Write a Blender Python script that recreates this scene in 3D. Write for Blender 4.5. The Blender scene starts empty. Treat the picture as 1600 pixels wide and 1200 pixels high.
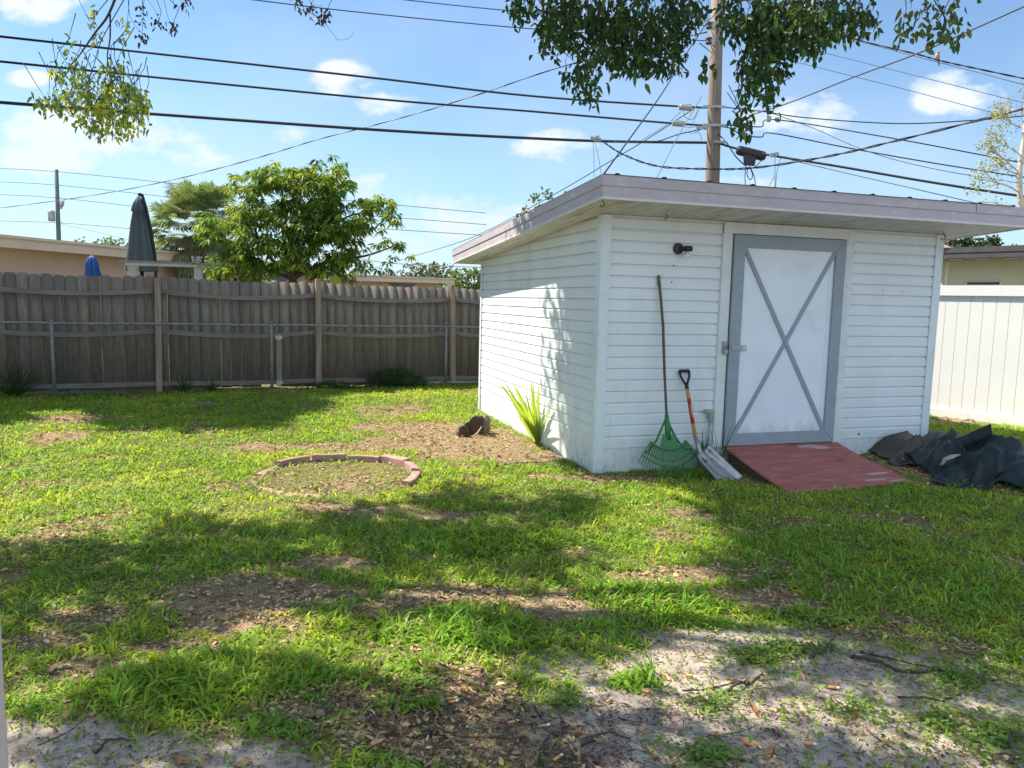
import bpy, bmesh, math, random
import numpy as np
from mathutils import Vector, Matrix
random.seed(7); rng = np.random.default_rng(11)
S = bpy.context.scene
COL = S.collection
R = math.radians

# ------------------------------------------------------------------ camera
CAM_H = 1.58; F = 1180.7; PITCH = .111; ROLL = .0229
cam = bpy.data.cameras.new('camera'); cam.sensor_width = 36; cam.lens = F*36/1600
cam.clip_start = .05; cam.clip_end = 3000
camo = bpy.data.objects.new('camera', cam); COL.objects.link(camo); S.camera = camo
FW = np.array([0, math.cos(PITCH), -math.sin(PITCH)]); UP = np.array([0, math.sin(PITCH), math.cos(PITCH)]); RT = np.array([1., 0, 0])
c_, s_ = math.cos(ROLL), math.sin(ROLL)
XA = RT*c_ + UP*s_; YA = -RT*s_ + UP*c_
camo.matrix_world = Matrix(((XA[0], YA[0], -FW[0], 0), (XA[1], YA[1], -FW[1], 0), (XA[2], YA[2], -FW[2], CAM_H), (0, 0, 0, 1)))
O = np.array([0, 0, CAM_H])
def ray(px, py):
    a = (px-800)/F; b = (600-py)/F
    return FW + XA*a + YA*b
def at(px, py, Y):
    d = ray(px, py); return O + d*(Y/d[1])
def project(P):
    d = np.asarray(P, float) - O
    z = d@FW
    return 800+F*(d@XA)/z, 600-F*(d@YA)/z, z

# ------------------------------------------------------------------ sun, sky, exposure
SUN_AZ = R(25); SUN_EL = R(50)
SUN = np.array([-math.cos(SUN_AZ)*math.cos(SUN_EL), math.sin(SUN_AZ)*math.cos(SUN_EL), math.sin(SUN_EL)])
sd = bpy.data.lights.new('sun', 'SUN'); sd.energy = 4.3; sd.angle = R(.55); sd.color = (1, .885, .71)
so = bpy.data.objects.new('sun', sd); COL.objects.link(so)
so.rotation_euler = Vector(SUN).to_track_quat('Z', 'Y').to_euler(); so.location = (-6, 3, 12)
S.view_settings.view_transform = 'Standard'; S.view_settings.look = 'None'; S.view_settings.gamma = 1
S.view_settings.exposure = 1.45
S.render.film_transparent = False
W = bpy.data.worlds.new('World'); S.world = W; W.use_nodes = True
def world():
    nt = W.node_tree; nt.nodes.clear(); N = nt.nodes.new; L = nt.links.new
    out = N('ShaderNodeOutputWorld'); bg = N('ShaderNodeBackground'); bg.inputs[1].default_value = .075
    sky = N('ShaderNodeTexSky'); sky.sky_type = 'NISHITA'; sky.sun_disc = False
    sky.sun_elevation = SUN_EL; sky.sun_rotation = math.atan2(SUN[0], SUN[1])
    sky.air_density = 1.0; sky.dust_density = .05; sky.ozone_density = 2.6; sky.altitude = 0
    def M(op, a, b=None, c=None):
        m = N('ShaderNodeMath'); m.operation = op
        for i, x in enumerate((a, b, c)):
            if x is None: continue
            if isinstance(x, (int, float)): m.inputs[i].default_value = x
            else: L(x, m.inputs[i])
        return m.outputs[0]
    tc = N('ShaderNodeTexCoord'); sp = N('ShaderNodeSeparateXYZ'); L(tc.outputs['Generated'], sp.inputs[0])
    x, y, z = sp.outputs
    ys = M('MAXIMUM', y, .02); u = M('DIVIDE', x, ys); v = M('DIVIDE', z, ys)
    cb = N('ShaderNodeCombineXYZ'); L(u, cb.inputs[0]); L(M('MULTIPLY', v, 1.8), cb.inputs[1])
    n1 = N('ShaderNodeTexNoise'); n1.inputs['Scale'].default_value = 7; n1.inputs['Detail'].default_value = 9; n1.inputs['Roughness'].default_value = .62
    n2 = N('ShaderNodeTexNoise'); n2.inputs['Scale'].default_value = 22; n2.inputs['Detail'].default_value = 6; n2.inputs['Roughness'].default_value = .6
    L(cb.outputs[0], n1.inputs['Vector']); L(cb.outputs[0], n2.inputs['Vector'])
    # clouds: px centre, px half sizes, strength
    cl = [(50, 8, 75, 26, 1.0), (45, 122, 30, 12, .55), (135, 208, 150, 38, 1.3), (60, 250, 130, 24, 1.1), (20, 246, 40, 16, .5), (605, 162, 48, 16, .8), (535, 122, 44, 24, .6),
          (455, 205, 34, 18, .55), (868, 229, 66, 21, 1.05), (1248, 176, 80, 34, 1.25), (1497, 146, 62, 30, 1.25), (575, 292, 42, 20, .85), (690, 325, 80, 26, 1.0), (740, 350, 140, 28, 1.1),
          (640, 362, 200, 30, .45), (1150, 290, 60, 16, .4), (1275, 285, 22, 12, .3), (300, 240, 60, 20, .3), (60, 285, 30, 9, .4)]
    tot = None
    for px, py, a, b, k in cl:
        d = ray(px, py); uc, vc = d[0]/d[1], d[2]/d[1]; aa = a/F*1.02; bb = b/F*1.02
        q = M('POWER', M('DIVIDE', M('SUBTRACT', u, uc), aa), 2)
        r = M('POWER', M('DIVIDE', M('SUBTRACT', v, vc), bb), 2)
        e = M('MULTIPLY', M('MAXIMUM', M('SUBTRACT', 1, M('MULTIPLY', M('ADD', q, r), .5)), 0), min(1.2, .5+.6*k))
        tot = e if tot is None else M('MAXIMUM', tot, e)
    nn = M('ADD', M('MULTIPLY', M('SUBTRACT', n1.outputs[0], .5), 3.6), M('MULTIPLY', M('SUBTRACT', n2.outputs[0], .5), 1.9))
    gt = N('ShaderNodeClamp'); L(M('MULTIPLY', tot, 2.2), gt.inputs[0])
    dens = M('MULTIPLY', M('MULTIPLY', M('SUBTRACT', M('ADD', nn, tot), .42), 1.25), gt.outputs[0])
    # faint high veil, mostly low and to one side
    n3 = N('ShaderNodeTexNoise'); n3.inputs['Scale'].default_value = 2.2; n3.inputs['Detail'].default_value = 7; L(cb.outputs[0], n3.inputs['Vector'])
    veil = M('MULTIPLY', M('MAXIMUM', M('SUBTRACT', n3.outputs[0], .42), 0), 1.0)
    dens = M('ADD', M('MAXIMUM', dens, 0), veil)
    cp = N('ShaderNodeClamp'); L(dens, cp.inputs[0]); cp.inputs[2].default_value = .95
    gate = M('MULTIPLY', cp.outputs[0], M('GREATER_THAN', y, .05))
    mx = N('ShaderNodeMix'); mx.data_type = 'RGBA'; L(gate, mx.inputs['Factor']); tn = N('ShaderNodeVectorMath'); tn.operation = 'MULTIPLY'; L(sky.outputs[0], tn.inputs[0]); tn.inputs[1].default_value = (.67, .80, .89); L(tn.outputs[0], mx.inputs['A'])
    mx.inputs['B'].default_value = (5.2, 5.35, 5.6, 1)
    # pale haze low over the horizon
    hz = N('ShaderNodeMix'); hz.data_type = 'RGBA'; L(M('MULTIPLY', M('POWER', 2.718, M('MULTIPLY', M('ABSOLUTE', z), -6.0)), .8), hz.inputs['Factor']); L(mx.outputs['Result'], hz.inputs['A']); hz.inputs['B'].default_value = (3.2, 4.2, 5.0, 1)
    # broken bright cloud added to the unseen sky behind the viewer and overhead, as fill light
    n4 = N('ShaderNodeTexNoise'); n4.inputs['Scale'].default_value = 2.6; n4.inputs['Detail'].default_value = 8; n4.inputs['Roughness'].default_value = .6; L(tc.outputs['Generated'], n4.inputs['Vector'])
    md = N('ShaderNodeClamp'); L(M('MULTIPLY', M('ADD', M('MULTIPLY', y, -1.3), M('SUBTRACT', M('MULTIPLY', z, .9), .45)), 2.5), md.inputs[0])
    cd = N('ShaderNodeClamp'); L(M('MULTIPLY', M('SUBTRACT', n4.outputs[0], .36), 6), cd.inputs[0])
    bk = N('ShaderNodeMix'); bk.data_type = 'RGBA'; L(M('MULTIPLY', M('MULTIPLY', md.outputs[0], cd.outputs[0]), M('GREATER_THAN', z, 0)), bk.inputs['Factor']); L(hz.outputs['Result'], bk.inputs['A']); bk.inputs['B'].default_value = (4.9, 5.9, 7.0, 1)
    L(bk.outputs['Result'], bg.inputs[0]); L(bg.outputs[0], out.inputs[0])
world()

# ------------------------------------------------------------------ helpers
def tag(o, label=None, cat=None, group=None, kind=None):
    if label: o['label'] = label
    if cat: o['category'] = cat
    if group: o['group'] = group
    if kind: o['kind'] = kind
    return o
def empty(name, loc=(0, 0, 0), rz=0, **k):
    o = bpy.data.objects.new(name, None); COL.objects.link(o); o.location = loc; o.rotation_euler = (0, 0, rz); o.empty_display_size = .1
    return tag(o, **k)
class MB:
    def __init__(s): s.v = []; s.f = []
    def add(s, V, Fc):
        n = len(s.v); s.v += [tuple(map(float, p)) for p in V]; s.f += [tuple(i+n for i in f) for f in Fc]; return s
    def box(s, a, b, M=None):
        x0, y0, z0 = a; x1, y1, z1 = b
        V = [(x0, y0, z0), (x1, y0, z0), (x1, y1, z0), (x0, y1, z0), (x0, y0, z1), (x1, y0, z1), (x1, y1, z1), (x0, y1, z1)]
        if M is not None: V = [tuple(M@Vector(p)) for p in V]
        return s.add(V, [(0, 3, 2, 1), (4, 5, 6, 7), (0, 1, 5, 4), (1, 2, 6, 5), (2, 3, 7, 6), (3, 0, 4, 7)])
    def beam(s, p, q, w, h, up=(0, 0, 1)):
        p = Vector(p); q = Vector(q); d = (q-p).normalized(); upv = Vector(up)
        a = d.cross(upv)
        if a.length < 1e-4: a = d.cross(Vector((0, 1, 0)))
        a.normalize(); b = a.cross(d)
        V = []
        for e in (p, q):
            for i, j in ((-1, -1), (1, -1), (1, 1), (-1, 1)): V.append(e+a*(i*w/2)+b*(j*h/2))
        return s.add(V, [(0, 3, 2, 1), (4, 5, 6, 7), (0, 1, 5, 4), (1, 2, 6, 5), (2, 3, 7, 6), (3, 0, 4, 7)])
    def tube(s, P, r, n=6, cap=True):
        P = [Vector(p) for p in P]; m = len(P); rr = r if hasattr(r, '__len__') else [r]*m
        V = []; ref = None
        for i in range(m):
            t = (P[min(i+1, m-1)]-P[max(i-1, 0)])
            if t.length < 1e-9: t = Vector((0, 0, 1))
            t.normalize()
            if ref is None: ref = t.orthogonal().normalized()
            a = (ref-t*ref.dot(t))
            a = a.normalized() if a.length > 1e-5 else t.orthogonal().normalized()
            ref = a; b = t.cross(a)
            for k in range(n):
                w = 2*math.pi*k/n; V.append(P[i]+a*(rr[i]*math.cos(w))+b*(rr[i]*math.sin(w)))
        Fc = [(i*n+k, i*n+(k+1) % n, (i+1)*n+(k+1) % n, (i+1)*n+k) for i in range(m-1) for k in range(n)]
        if cap: Fc += [tuple(range(n-1, -1, -1)), tuple((m-1)*n+k for k in range(n))]
        return s.add(V, Fc)
    def lathe(s, prof, c=(0, 0, 0), axis=(0, 0, 1), n=20):
        ax = Vector(axis).normalized(); a = ax.orthogonal().normalized(); b = ax.cross(a); c = Vector(c); V = []
        for r, h in prof:
            for k in range(n):
                w = 2*math.pi*k/n; V.append(c+ax*h+a*(r*math.cos(w))+b*(r*math.sin(w)))
        m = len(prof)
        Fc = [(i*n+k, i*n+(k+1) % n, (i+1)*n+(k+1) % n, (i+1)*n+k) for i in range(m-1) for k in range(n)]
        Fc += [tuple(range(n-1, -1, -1)), tuple((m-1)*n+k for k in range(n))]
        return s.add(V, Fc)
    def build(s, name, mat, parent=None, smooth=False, bevel=0):
        me = bpy.data.meshes.new(name); me.from_pydata(s.v, [], s.f); me.update()
        return link(me, name, mat, parent, smooth, bevel)
def link(me, name, mat, parent=None, smooth=False, bevel=0):
    if isinstance(mat, (list, tuple)):
        for m in mat: me.materials.append(m)
    else: me.materials.append(mat)
    if smooth: me.shade_smooth()
    o = bpy.data.objects.new(name, me); COL.objects.link(o)
    if parent is not None: o.parent = parent
    if bevel:
        b = o.modifiers.new('bevel', 'BEVEL'); b.width = bevel; b.segments = 2; b.limit_method = 'ANGLE'; b.angle_limit = R(40)
    return o
def npmesh(name, verts, sizes, loops, mat, parent=None, smooth=False, attrs=None):
    me = bpy.data.meshes.new(name); nv = len(verts); nf = len(sizes)
    me.vertices.add(nv); me.vertices.foreach_set('co', np.ascontiguousarray(verts, np.float32).ravel())
    me.loops.add(len(loops)); me.loops.foreach_set('vertex_index', np.ascontiguousarray(loops, np.int32))
    me.polygons.add(nf); st = np.concatenate([[0], np.cumsum(sizes)[:-1]]).astype(np.int32)
    me.polygons.foreach_set('loop_start', st)
    me.update(calc_edges=True)
    for k, (dom, arr) in (attrs or {}).items():
        arr = np.asarray(arr, np.float32)
        if arr.ndim == 1:
            a = me.attributes.new(k, 'FLOAT', dom); a.data.foreach_set('value', arr)
        else:
            a = me.attributes.new(k, 'FLOAT_COLOR', dom); a.data.foreach_set('color', np.concatenate([arr, np.ones((len(arr), 1), np.float32)], 1).ravel())
    return link(me, name, mat, parent, smooth)

def mat(name, col, rough=.7, var=.12, scale=6, metal=0, bump=0, bscale=60, col2=None, c2scale=3, c2lo=.5, c2hi=.62, stretch=(1, 1, 1), coord='Object', spec=.5, transl=0, attr=None, trans=0):
    m = bpy.data.materials.new(name); m.use_nodes = True; nt = m.node_tree; N = nt.nodes.new; L = nt.links.new
    p = nt.nodes['Principled BSDF']; out = nt.nodes['Material Output']
    p.inputs['Roughness'].default_value = rough; p.inputs['Metallic'].default_value = metal; p.inputs['Specular IOR Level'].default_value = spec
    tc = N('ShaderNodeTexCoord'); mp = N('ShaderNodeMapping'); mp.inputs['Scale'].default_value = stretch; L(tc.outputs[coord], mp.inputs[0])
    cur = None
    if attr:
        a = N('ShaderNodeAttribute'); a.attribute_name = attr; cur = a.outputs['Color']
    else:
        rgb = N('ShaderNodeRGB'); rgb.outputs[0].default_value = (*col, 1); cur = rgb.outputs[0]
    if col2:
        n = N('ShaderNodeTexNoise'); n.inputs['Scale'].default_value = c2scale; n.inputs['Detail'].default_value = 8; n.inputs['Roughness'].default_value = .65; L(mp.outputs[0], n.inputs[0])
        mr = N('ShaderNodeMapRange'); mr.inputs[1].default_value = c2lo; mr.inputs[2].default_value = c2hi; L(n.outputs[0], mr.inputs[0])
        mx = N('ShaderNodeMix'); mx.data_type = 'RGBA'; L(mr.outputs[0], mx.inputs['Factor']); L(cur, mx.inputs['A']); mx.inputs['B'].default_value = (*col2, 1); cur = mx.outputs['Result']
    if var:
        n = N('ShaderNodeTexNoise'); n.inputs['Scale'].default_value = scale; n.inputs['Detail'].default_value = 8; n.inputs['Roughness'].default_value = .6; L(mp.outputs[0], n.inputs[0])
        mr = N('ShaderNodeMapRange'); mr.inputs[1].default_value = .3; mr.inputs[2].default_value = .7; mr.inputs[3].default_value = 1-var; mr.inputs[4].default_value = 1+var; L(n.outputs[0], mr.inputs[0])
        mm = N('ShaderNodeVectorMath'); mm.operation = 'SCALE'; L(cur, mm.inputs[0]); L(mr.outputs[0], mm.inputs['Scale']); cur = mm.outputs[0]
    L(cur, p.inputs['Base Color'])
    if bump:
        n = N('ShaderNodeTexNoise'); n.inputs['Scale'].default_value = bscale; n.inputs['Detail'].default_value = 8; L(mp.outputs[0], n.inputs[0])
        b = N('ShaderNodeBump'); b.inputs['Strength'].default_value = bump; b.inputs['Distance'].default_value = .01; L(n.outputs[0], b.inputs['Height']); L(b.outputs[0], p.inputs['Normal'])
    if trans: p.inputs['Transmission Weight'].default_value = trans
    if transl:
        t = N('ShaderNodeBsdfTranslucent'); g = N('ShaderNodeVectorMath'); g.operation = 'MULTIPLY'; L(cur, g.inputs[0]); g.inputs[1].default_value = (1.35, 1.15, .5); L(g.outputs[0], t.inputs[0])
        ms = N('ShaderNodeMixShader'); ms.inputs[0].default_value = transl; L(p.outputs[0], ms.inputs[1]); L(t.outputs[0], ms.inputs[2]); L(ms.outputs[0], out.inputs[0])
    return m
M = {}
M['siding'] = mat('siding_white', (.65, .72, .77), .5, .05, 2.5, col2=(.53, .58, .58), c2scale=1.6, c2lo=.55, c2hi=.8, stretch=(1, 1, .5), bump=.05, bscale=20)
M['trim'] = mat('trim_white', (.62, .71, .78), .45, .07, 4, col2=(.50, .54, .54), c2scale=3, c2lo=.56, c2hi=.8)
M['casing'] = mat('casing_white', (.62, .68, .71), .6, .08, 5, col2=(.36, .38, .34), c2scale=7, c2lo=.6, c2hi=.8)
M['soffit'] = mat('soffit_vinyl', (.60, .60, .60), .6, .1, 3, col2=(.36, .31, .26), c2scale=4, c2lo=.5, c2hi=.75, stretch=(3, .6, 1))
M['fascia'] = mat('fascia_mauve', (.40, .375, .435), .5, .08, 3, col2=(.56, .52, .56), c2scale=9, c2lo=.55, c2hi=.75, stretch=(1, 1, 2))
M['roof'] = mat('roof_metal', (.25, .24, .25), .5, .2, 5, metal=.3)
M['doorpanel'] = mat('door_white', (.68, .76, .86), .5, .05, 3, col2=(.55, .60, .66), c2scale=2.5, c2lo=.58, c2hi=.8)
def stain(m):
    nt = m.node_tree; N = nt.nodes.new; L = nt.links.new; p = nt.nodes['Principled BSDF']; old = p.inputs['Base Color'].links[0].from_socket
    tc = N('ShaderNodeTexCoord'); sp = N('ShaderNodeSeparateXYZ'); L(tc.outputs['Object'], sp.inputs[0]); mp = N('ShaderNodeMapping'); mp.inputs['Scale'].default_value = (18, 1, 4.0); L(tc.outputs['Object'], mp.inputs[0])
    nz = N('ShaderNodeTexNoise'); nz.inputs['Scale'].default_value = 1.0; nz.inputs['Detail'].default_value = 6; L(mp.outputs[0], nz.inputs[0])
    mr = N('ShaderNodeMapRange'); mr.inputs[1].default_value = .56; mr.inputs[2].default_value = .33; mr.inputs[3].default_value = -.25; mr.inputs[4].default_value = .28; L(sp.outputs[2], mr.inputs[0])
    ad = N('ShaderNodeMath'); ad.operation = 'ADD'; L(nz.outputs[0], ad.inputs[0]); L(mr.outputs[0], ad.inputs[1])
    m2 = N('ShaderNodeMapRange'); m2.inputs[1].default_value = .55; m2.inputs[2].default_value = 1.0; m2.inputs[4].default_value = .7; L(ad.outputs[0], m2.inputs[0])
    mx = N('ShaderNodeMix'); mx.data_type = 'RGBA'; L(m2.outputs[0], mx.inputs['Factor']); L(old, mx.inputs['A']); mx.inputs['B'].default_value = (.37, .37, .31, 1); L(mx.outputs['Result'], p.inputs['Base Color'])
stain(M['doorpanel'])
def grime(m, k=.55):
    nt = m.node_tree; N = nt.nodes.new; L = nt.links.new; p = nt.nodes['Principled BSDF']; old = p.inputs['Base Color'].links[0].from_socket
    tc = N('ShaderNodeTexCoord'); sp = N('ShaderNodeSeparateXYZ'); L(tc.outputs['Object'], sp.inputs[0])
    def ns(sc, d=7):
        mp = N('ShaderNodeMapping'); mp.inputs['Scale'].default_value = sc; L(tc.outputs['Object'], mp.inputs[0]); n = N('ShaderNodeTexNoise'); n.inputs['Scale'].default_value = 1; n.inputs['Detail'].default_value = d; n.inputs['Roughness'].default_value = .7; L(mp.outputs[0], n.inputs[0]); return n.outputs[0]
    def mr(x, a, b, c=0., d=1.):
        q = N('ShaderNodeMapRange'); q.inputs[1].default_value = a; q.inputs[2].default_value = b; q.inputs[3].default_value = c; q.inputs[4].default_value = d; L(x, q.inputs[0]); return q.outputs[0]
    def op(o, a, b):
        q = N('ShaderNodeMath'); q.operation = o; L(a, q.inputs[0]); L(b, q.inputs[1]) if not isinstance(b, float) else setattr(q.inputs[1], 'default_value', b); return q.outputs[0]
    splash = op('MULTIPLY', mr(sp.outputs[2], .38, .02), mr(ns((16, 16, 10)), .40, .62))      # mud thrown up from the soil
    run = mr(ns((11, 11, .7)), .60, .72, 0, .45)                                        # thin vertical runs
    spot = mr(ns((7, 7, 7), 9), .64, .70, 0, .5)
    f = op('MULTIPLY', op('MAXIMUM', op('MAXIMUM', splash, run), spot), k)
    mx = N('ShaderNodeMix'); mx.data_type = 'RGBA'; L(f, mx.inputs['Factor']); L(old, mx.inputs['A']); mx.inputs['B'].default_value = (.30, .29, .24, 1); L(mx.outputs['Result'], p.inputs['Base Color'])
grime(M['siding']); grime(M['casing'], .7); grime(M['trim'], .5)
M['doorgrey'] = mat('door_grey_paint', (.25, .31, .37), .55, .08, 8)
M['ramp'] = mat('ramp_red_paint', (.37, .105, .09), .75, .3, 9, col2=(.21, .10, .09), c2scale=22, c2lo=.46, c2hi=.62, bump=.3, bscale=90, stretch=(.4, 2, 1))
M['scuff'] = mat('bare_scuffed_plywood', (.42, .36, .36), .9, .3, 20)
M['plywood'] = mat('plywood_edge', (.12, .075, .055), .9, .3, 20)
M['black'] = mat('black_metal', (.012, .013, .018), .4, .1)
M['hook'] = mat('dark_hook_metal', (.02, .02, .022), .4, .1, metal=.6)
M['steel'] = mat('galvanised_steel', (.32, .34, .35), .5, .15, 15, metal=.6)
M['oldsteel'] = mat('dull_old_steel', (.21, .22, .225), .65, .3, 15, metal=.3)
M['alu'] = mat('scuffed_aluminium', (.33, .35, .37), .42, .18, 6, metal=.75, col2=(.25, .26, .27), c2scale=12, c2lo=.58, c2hi=.66, stretch=(1, 4, 1))
M['glass'] = mat('bulb_glass', (.9, .92, .93), .12, 0, trans=.75)
M['rakegreen'] = mat('green_plastic', (.022, .155, .035), .4, .12, 10)
M['oldwood'] = mat('weathered_handle_wood', (.10, .075, .06), .8, .3, 30, stretch=(1, 1, .1))
M['ashwood'] = mat('ash_handle_wood', (.50, .26, .09), .45, .15, 30, stretch=(1, 1, .1))
M['redlabel'] = mat('red_handle_label', (.38, .03, .03), .45, .1)
M['pale'] = mat('pale_print', (.6, .5, .45), .5, .1)
M['blackplastic'] = mat('black_plastic', (.012, .012, .014), .45, .1)
M['fence'] = mat('weathered_fence_wood', None, .85, .38, 5, attr='tint', stretch=(16, 16, .7), bump=.15, bscale=12)
M['rail'] = mat('weathered_rail_wood', (.19, .175, .16), .85, .35, 4, stretch=(.6, 9, 9), bump=.3, bscale=12)
M['post'] = mat('fence_post_wood', (.29, .225, .18), .85, .35, 4, stretch=(9, 9, .6), bump=.4, bscale=14)
M['pvc'] = mat('white_vinyl', (.70, .72, .74), .4, .03, 2)
grime(M['pvc'], .25)
M['brick'] = mat('concrete_edging_block', (.33, .20, .165), .9, .22, 14, col2=(.30, .24, .21), c2scale=10, c2lo=.5, c2hi=.65, bump=.4, bscale=70)
M['bark'] = mat('tree_bark', (.12, .10, .08), .9, .35, 8, bump=.6, bscale=18, stretch=(3, 3, .6))
M['stump'] = mat('dark_rotten_wood', (.125, .10, .082), .9, .4, 14, bump=.7, bscale=25)
M['cutface'] = mat('sawn_wood_face', (.085, .045, .03), .9, .3, 30, bump=.3)
M['pole'] = mat('utility_pole_wood', (.20, .165, .145), .85, .3, 5, stretch=(9, 9, .35), col2=(.16, .12, .095), c2scale=5, c2lo=.48, c2hi=.6, bump=.4, bscale=10)
M['wire'] = mat('cable_black', (.016, .022, .034), .6, 0)
M['wiregrey'] = mat('cable_grey', (.14, .16, .18), .6, 0)
M['insul'] = mat('brown_insulator', (.07, .04, .035), .3, .1)
M['galv'] = mat('galvanised_hardware', (.32, .34, .33), .5, .2, metal=.4)
M['tan'] = mat('tan_stucco', (.60, .42, .34), .85, .06, 2)
M['cream'] = mat('cream_wall', (.68, .62, .52), .8, .06, 2)
M['tanfascia'] = mat('tan_fascia', (.66, .52, .42), .7, .06, 2)
M['window'] = mat('dark_window', (.06, .035, .05), .2, .1)
M['greenwall'] = mat('cream_siding', (.55, .50, .33), .8, .06, 2)
M['darktrim'] = mat('dark_roof_edge', (.06, .06, .07), .7, .2, 6)
M['shingle'] = mat('brown_shingles', (.22, .16, .14), .9, .35, 20)
M['canopyblue'] = mat('blue_grey_umbrella', (.085, .115, .145), .8, .15, 5, stretch=(1, 1, .2))
M['bluefab'] = mat('bright_blue_fabric', (.02, .11, .45), .7, .15, 8)
M['dotfab'] = mat('navy_dotted_fabric', (.022, .03, .075), .8, 0, col2=(.65, .65, .68), c2scale=9, c2lo=.62, c2hi=.64)
M['deckwhite'] = mat('deck_white', (.5, .49, .47), .6, .1)
M['deckgrey'] = mat('deck_grey', (.28, .25, .23), .7, .1)
M['tarp'] = mat('dark_green_tarp', (.007, .018, .019), .48, .25, 4, bump=.5, bscale=22, col2=(.016, .026, .032), c2scale=3, c2lo=.5, c2hi=.56, spec=.25)
M['tarpback'] = mat('brown_tarp_underside', (.05, .042, .036), .5, .25, 4, bump=.4, bscale=22)
M['tarppale'] = mat('pale_torn_sheet', (.36, .36, .28), .6, .15, 8)
M['litter'] = mat('leaf_litter', None, .85, 0, attr='tint', transl=.12)
M['grass'] = mat('grass_blades', None, .5, 0, attr='tint', transl=.55, spec=.3)
M['leaf'] = mat('tree_leaf', None, .42, 0, attr='tint', transl=.45, spec=.4)
M['leafmatte'] = mat('broad_leaf', None, .6, 0, attr='tint', transl=.42, spec=.22)
M['palmleaf'] = mat('palm_frond', None, .45, 0, attr='tint', transl=.25)
M['dryleaf'] = mat('dry_leaf', (.33, .16, .065), .7, .3, 12, transl=.12)
M['dryleafpale'] = mat('dry_leaf_pale', (.46, .30, .18), .7, .3, 12, transl=.12)
M['twig'] = mat('twig_bark', (.055, .042, .036), .9, .3, 20)
M['filter'] = mat('cigarette_filter', (.62, .33, .10), .7, .15, 40)
M['paper'] = mat('cigarette_paper', (.7, .68, .62), .7, .1)
M['porch'] = mat('porch_post_paint', (.42, .38, .36), .6, .06)
M['palebark'] = mat('pale_bark', (.55, .50, .42), .8, .25, 8)
M['bird'] = mat('brown_bird', (.35, .24, .2), .8, .25, 40)

# ------------------------------------------------------------------ ground height
def sstep(t): t = np.clip(t, 0, 1); return t*t*(3-2*t)
def vnoise(x, y, s, seed=0):
    x = np.asarray(x, float)/s+seed*17.3; y = np.asarray(y, float)/s+seed*9.1
    xi = np.floor(x).astype(int); yi = np.floor(y).astype(int); xf = x-xi; yf = y-yi
    def h(a, b):
        n = (a*374761393+b*668265263+seed*1442695) & 0x7fffffff
        n = ((n ^ (n >> 13))*1274126177) & 0x7fffffff
        return ((n ^ (n >> 16)) & 0xffff)/65535.
    u = xf*xf*(3-2*xf); v = yf*yf*(3-2*yf)
    return (h(xi, yi)*(1-u)+h(xi+1, yi)*u)*(1-v)+(h(xi, yi+1)*(1-u)+h(xi+1, yi+1)*u)*v
YAW = .3122; C0 = np.array([.776, 6.871]); UV = np.array([math.cos(YAW), math.sin(YAW)]); VV = np.array([-math.sin(YAW), math.cos(YAW)])
def gz(x, y):
    x = np.asarray(x, float); y = np.asarray(y, float)
    z = .12*sstep((x-2.9)/1.6)*sstep((y-5.2)/2.4)
    n = (vnoise(x, y, 1.1, 1)-.5)*.045+(vnoise(x, y, .35, 2)-.5)*.02+(vnoise(x, y, .11, 3)-.5)*.012
    near = sstep((14.5-np.hypot(x, y-3))/4)
    du = (x-C0[0])*UV[0]+(y-C0[1])*UV[1]; dv = (x-C0[0])*VV[0]+(y-C0[1])*VV[1]
    sh = 1-sstep(1-np.maximum(np.maximum(-du, du-3.9), np.maximum(-dv, dv-4.03))/.5)*.7
    return z+n*near*sh
def G(px, py, z=None):
    d = ray(px, py); t = -CAM_H/d[2]
    for _ in range(6):
        P = O+d*t; zz = z if z is not None else float(gz(P[0], P[1])); t = (zz-CAM_H)/d[2]
    return O+d*t
def sh_loc(u, v, z): return np.array([C0[0]+UV[0]*u+VV[0]*v, C0[1]+UV[1]*u+VV[1]*v, z])
def to_uv(x, y): dx = x-C0[0]; dy = y-C0[1]; return dx*UV[0]+dy*UV[1], dx*VV[0]+dy*VV[1]

# ------------------------------------------------------------------ ground cover maps (where sand, litter, bare soil and grass are)
def blob(x, y, px, py, ex, ey, seed=0):
    """soft ellipse on the ground; centre and half sizes read off the photograph and turned into metres"""
    c = G(px, py, 0); a = abs(G(px+ex, py, 0)[0]-c[0]); b = abs(G(px, py-ey, 0)[1]-G(px, py+ey, 0)[1])/2
    d = np.sqrt(((x-c[0])/a)**2+((y-c[1])/b)**2)
    d = d+(vnoise(x, y, .45, 5+seed)-.5)*.8+(vnoise(x, y, .15, 6+seed)-.5)*.45
    return sstep((1.25-d)/.5)
SAND = [(60, 1200, 430, 75), (1320, 1120, 420, 125), (1250, 1010, 200, 32), (1500, 1090, 200, 100), (1080, 1060, 110, 60), (240, 1060, 90, 10)]
LIT = [(640, 1085, 130, 34), (850, 1150, 260, 62), (400, 935, 120, 34), (370, 975, 130, 20), (610, 965, 80, 26), (905, 945, 110, 24), (1135, 895, 90, 14), (720, 930, 90, 14), (1010, 905, 90, 12), (120, 960, 60, 14),
       (130, 655, 70, 9), (100, 680, 60, 8), (680, 680, 130, 20), (740, 700, 110, 18), (820, 712, 110, 12), (600, 665, 60, 8), (545, 795, 95, 10), (700, 805, 60, 10),
       (560, 700, 100, 10), (1080, 805, 30, 8), (950, 748, 130, 6), (1190, 935, 60, 14), (160, 1050, 90, 18), (900, 860, 40, 8), (1480, 735, 120, 16), (610, 640, 50, 8), (420, 700, 60, 8),
       (1530, 672, 90, 6), (1300, 1000, 60, 10), (80, 1000, 60, 10), (520, 880, 70, 10), (300, 1010, 80, 14)]
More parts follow.
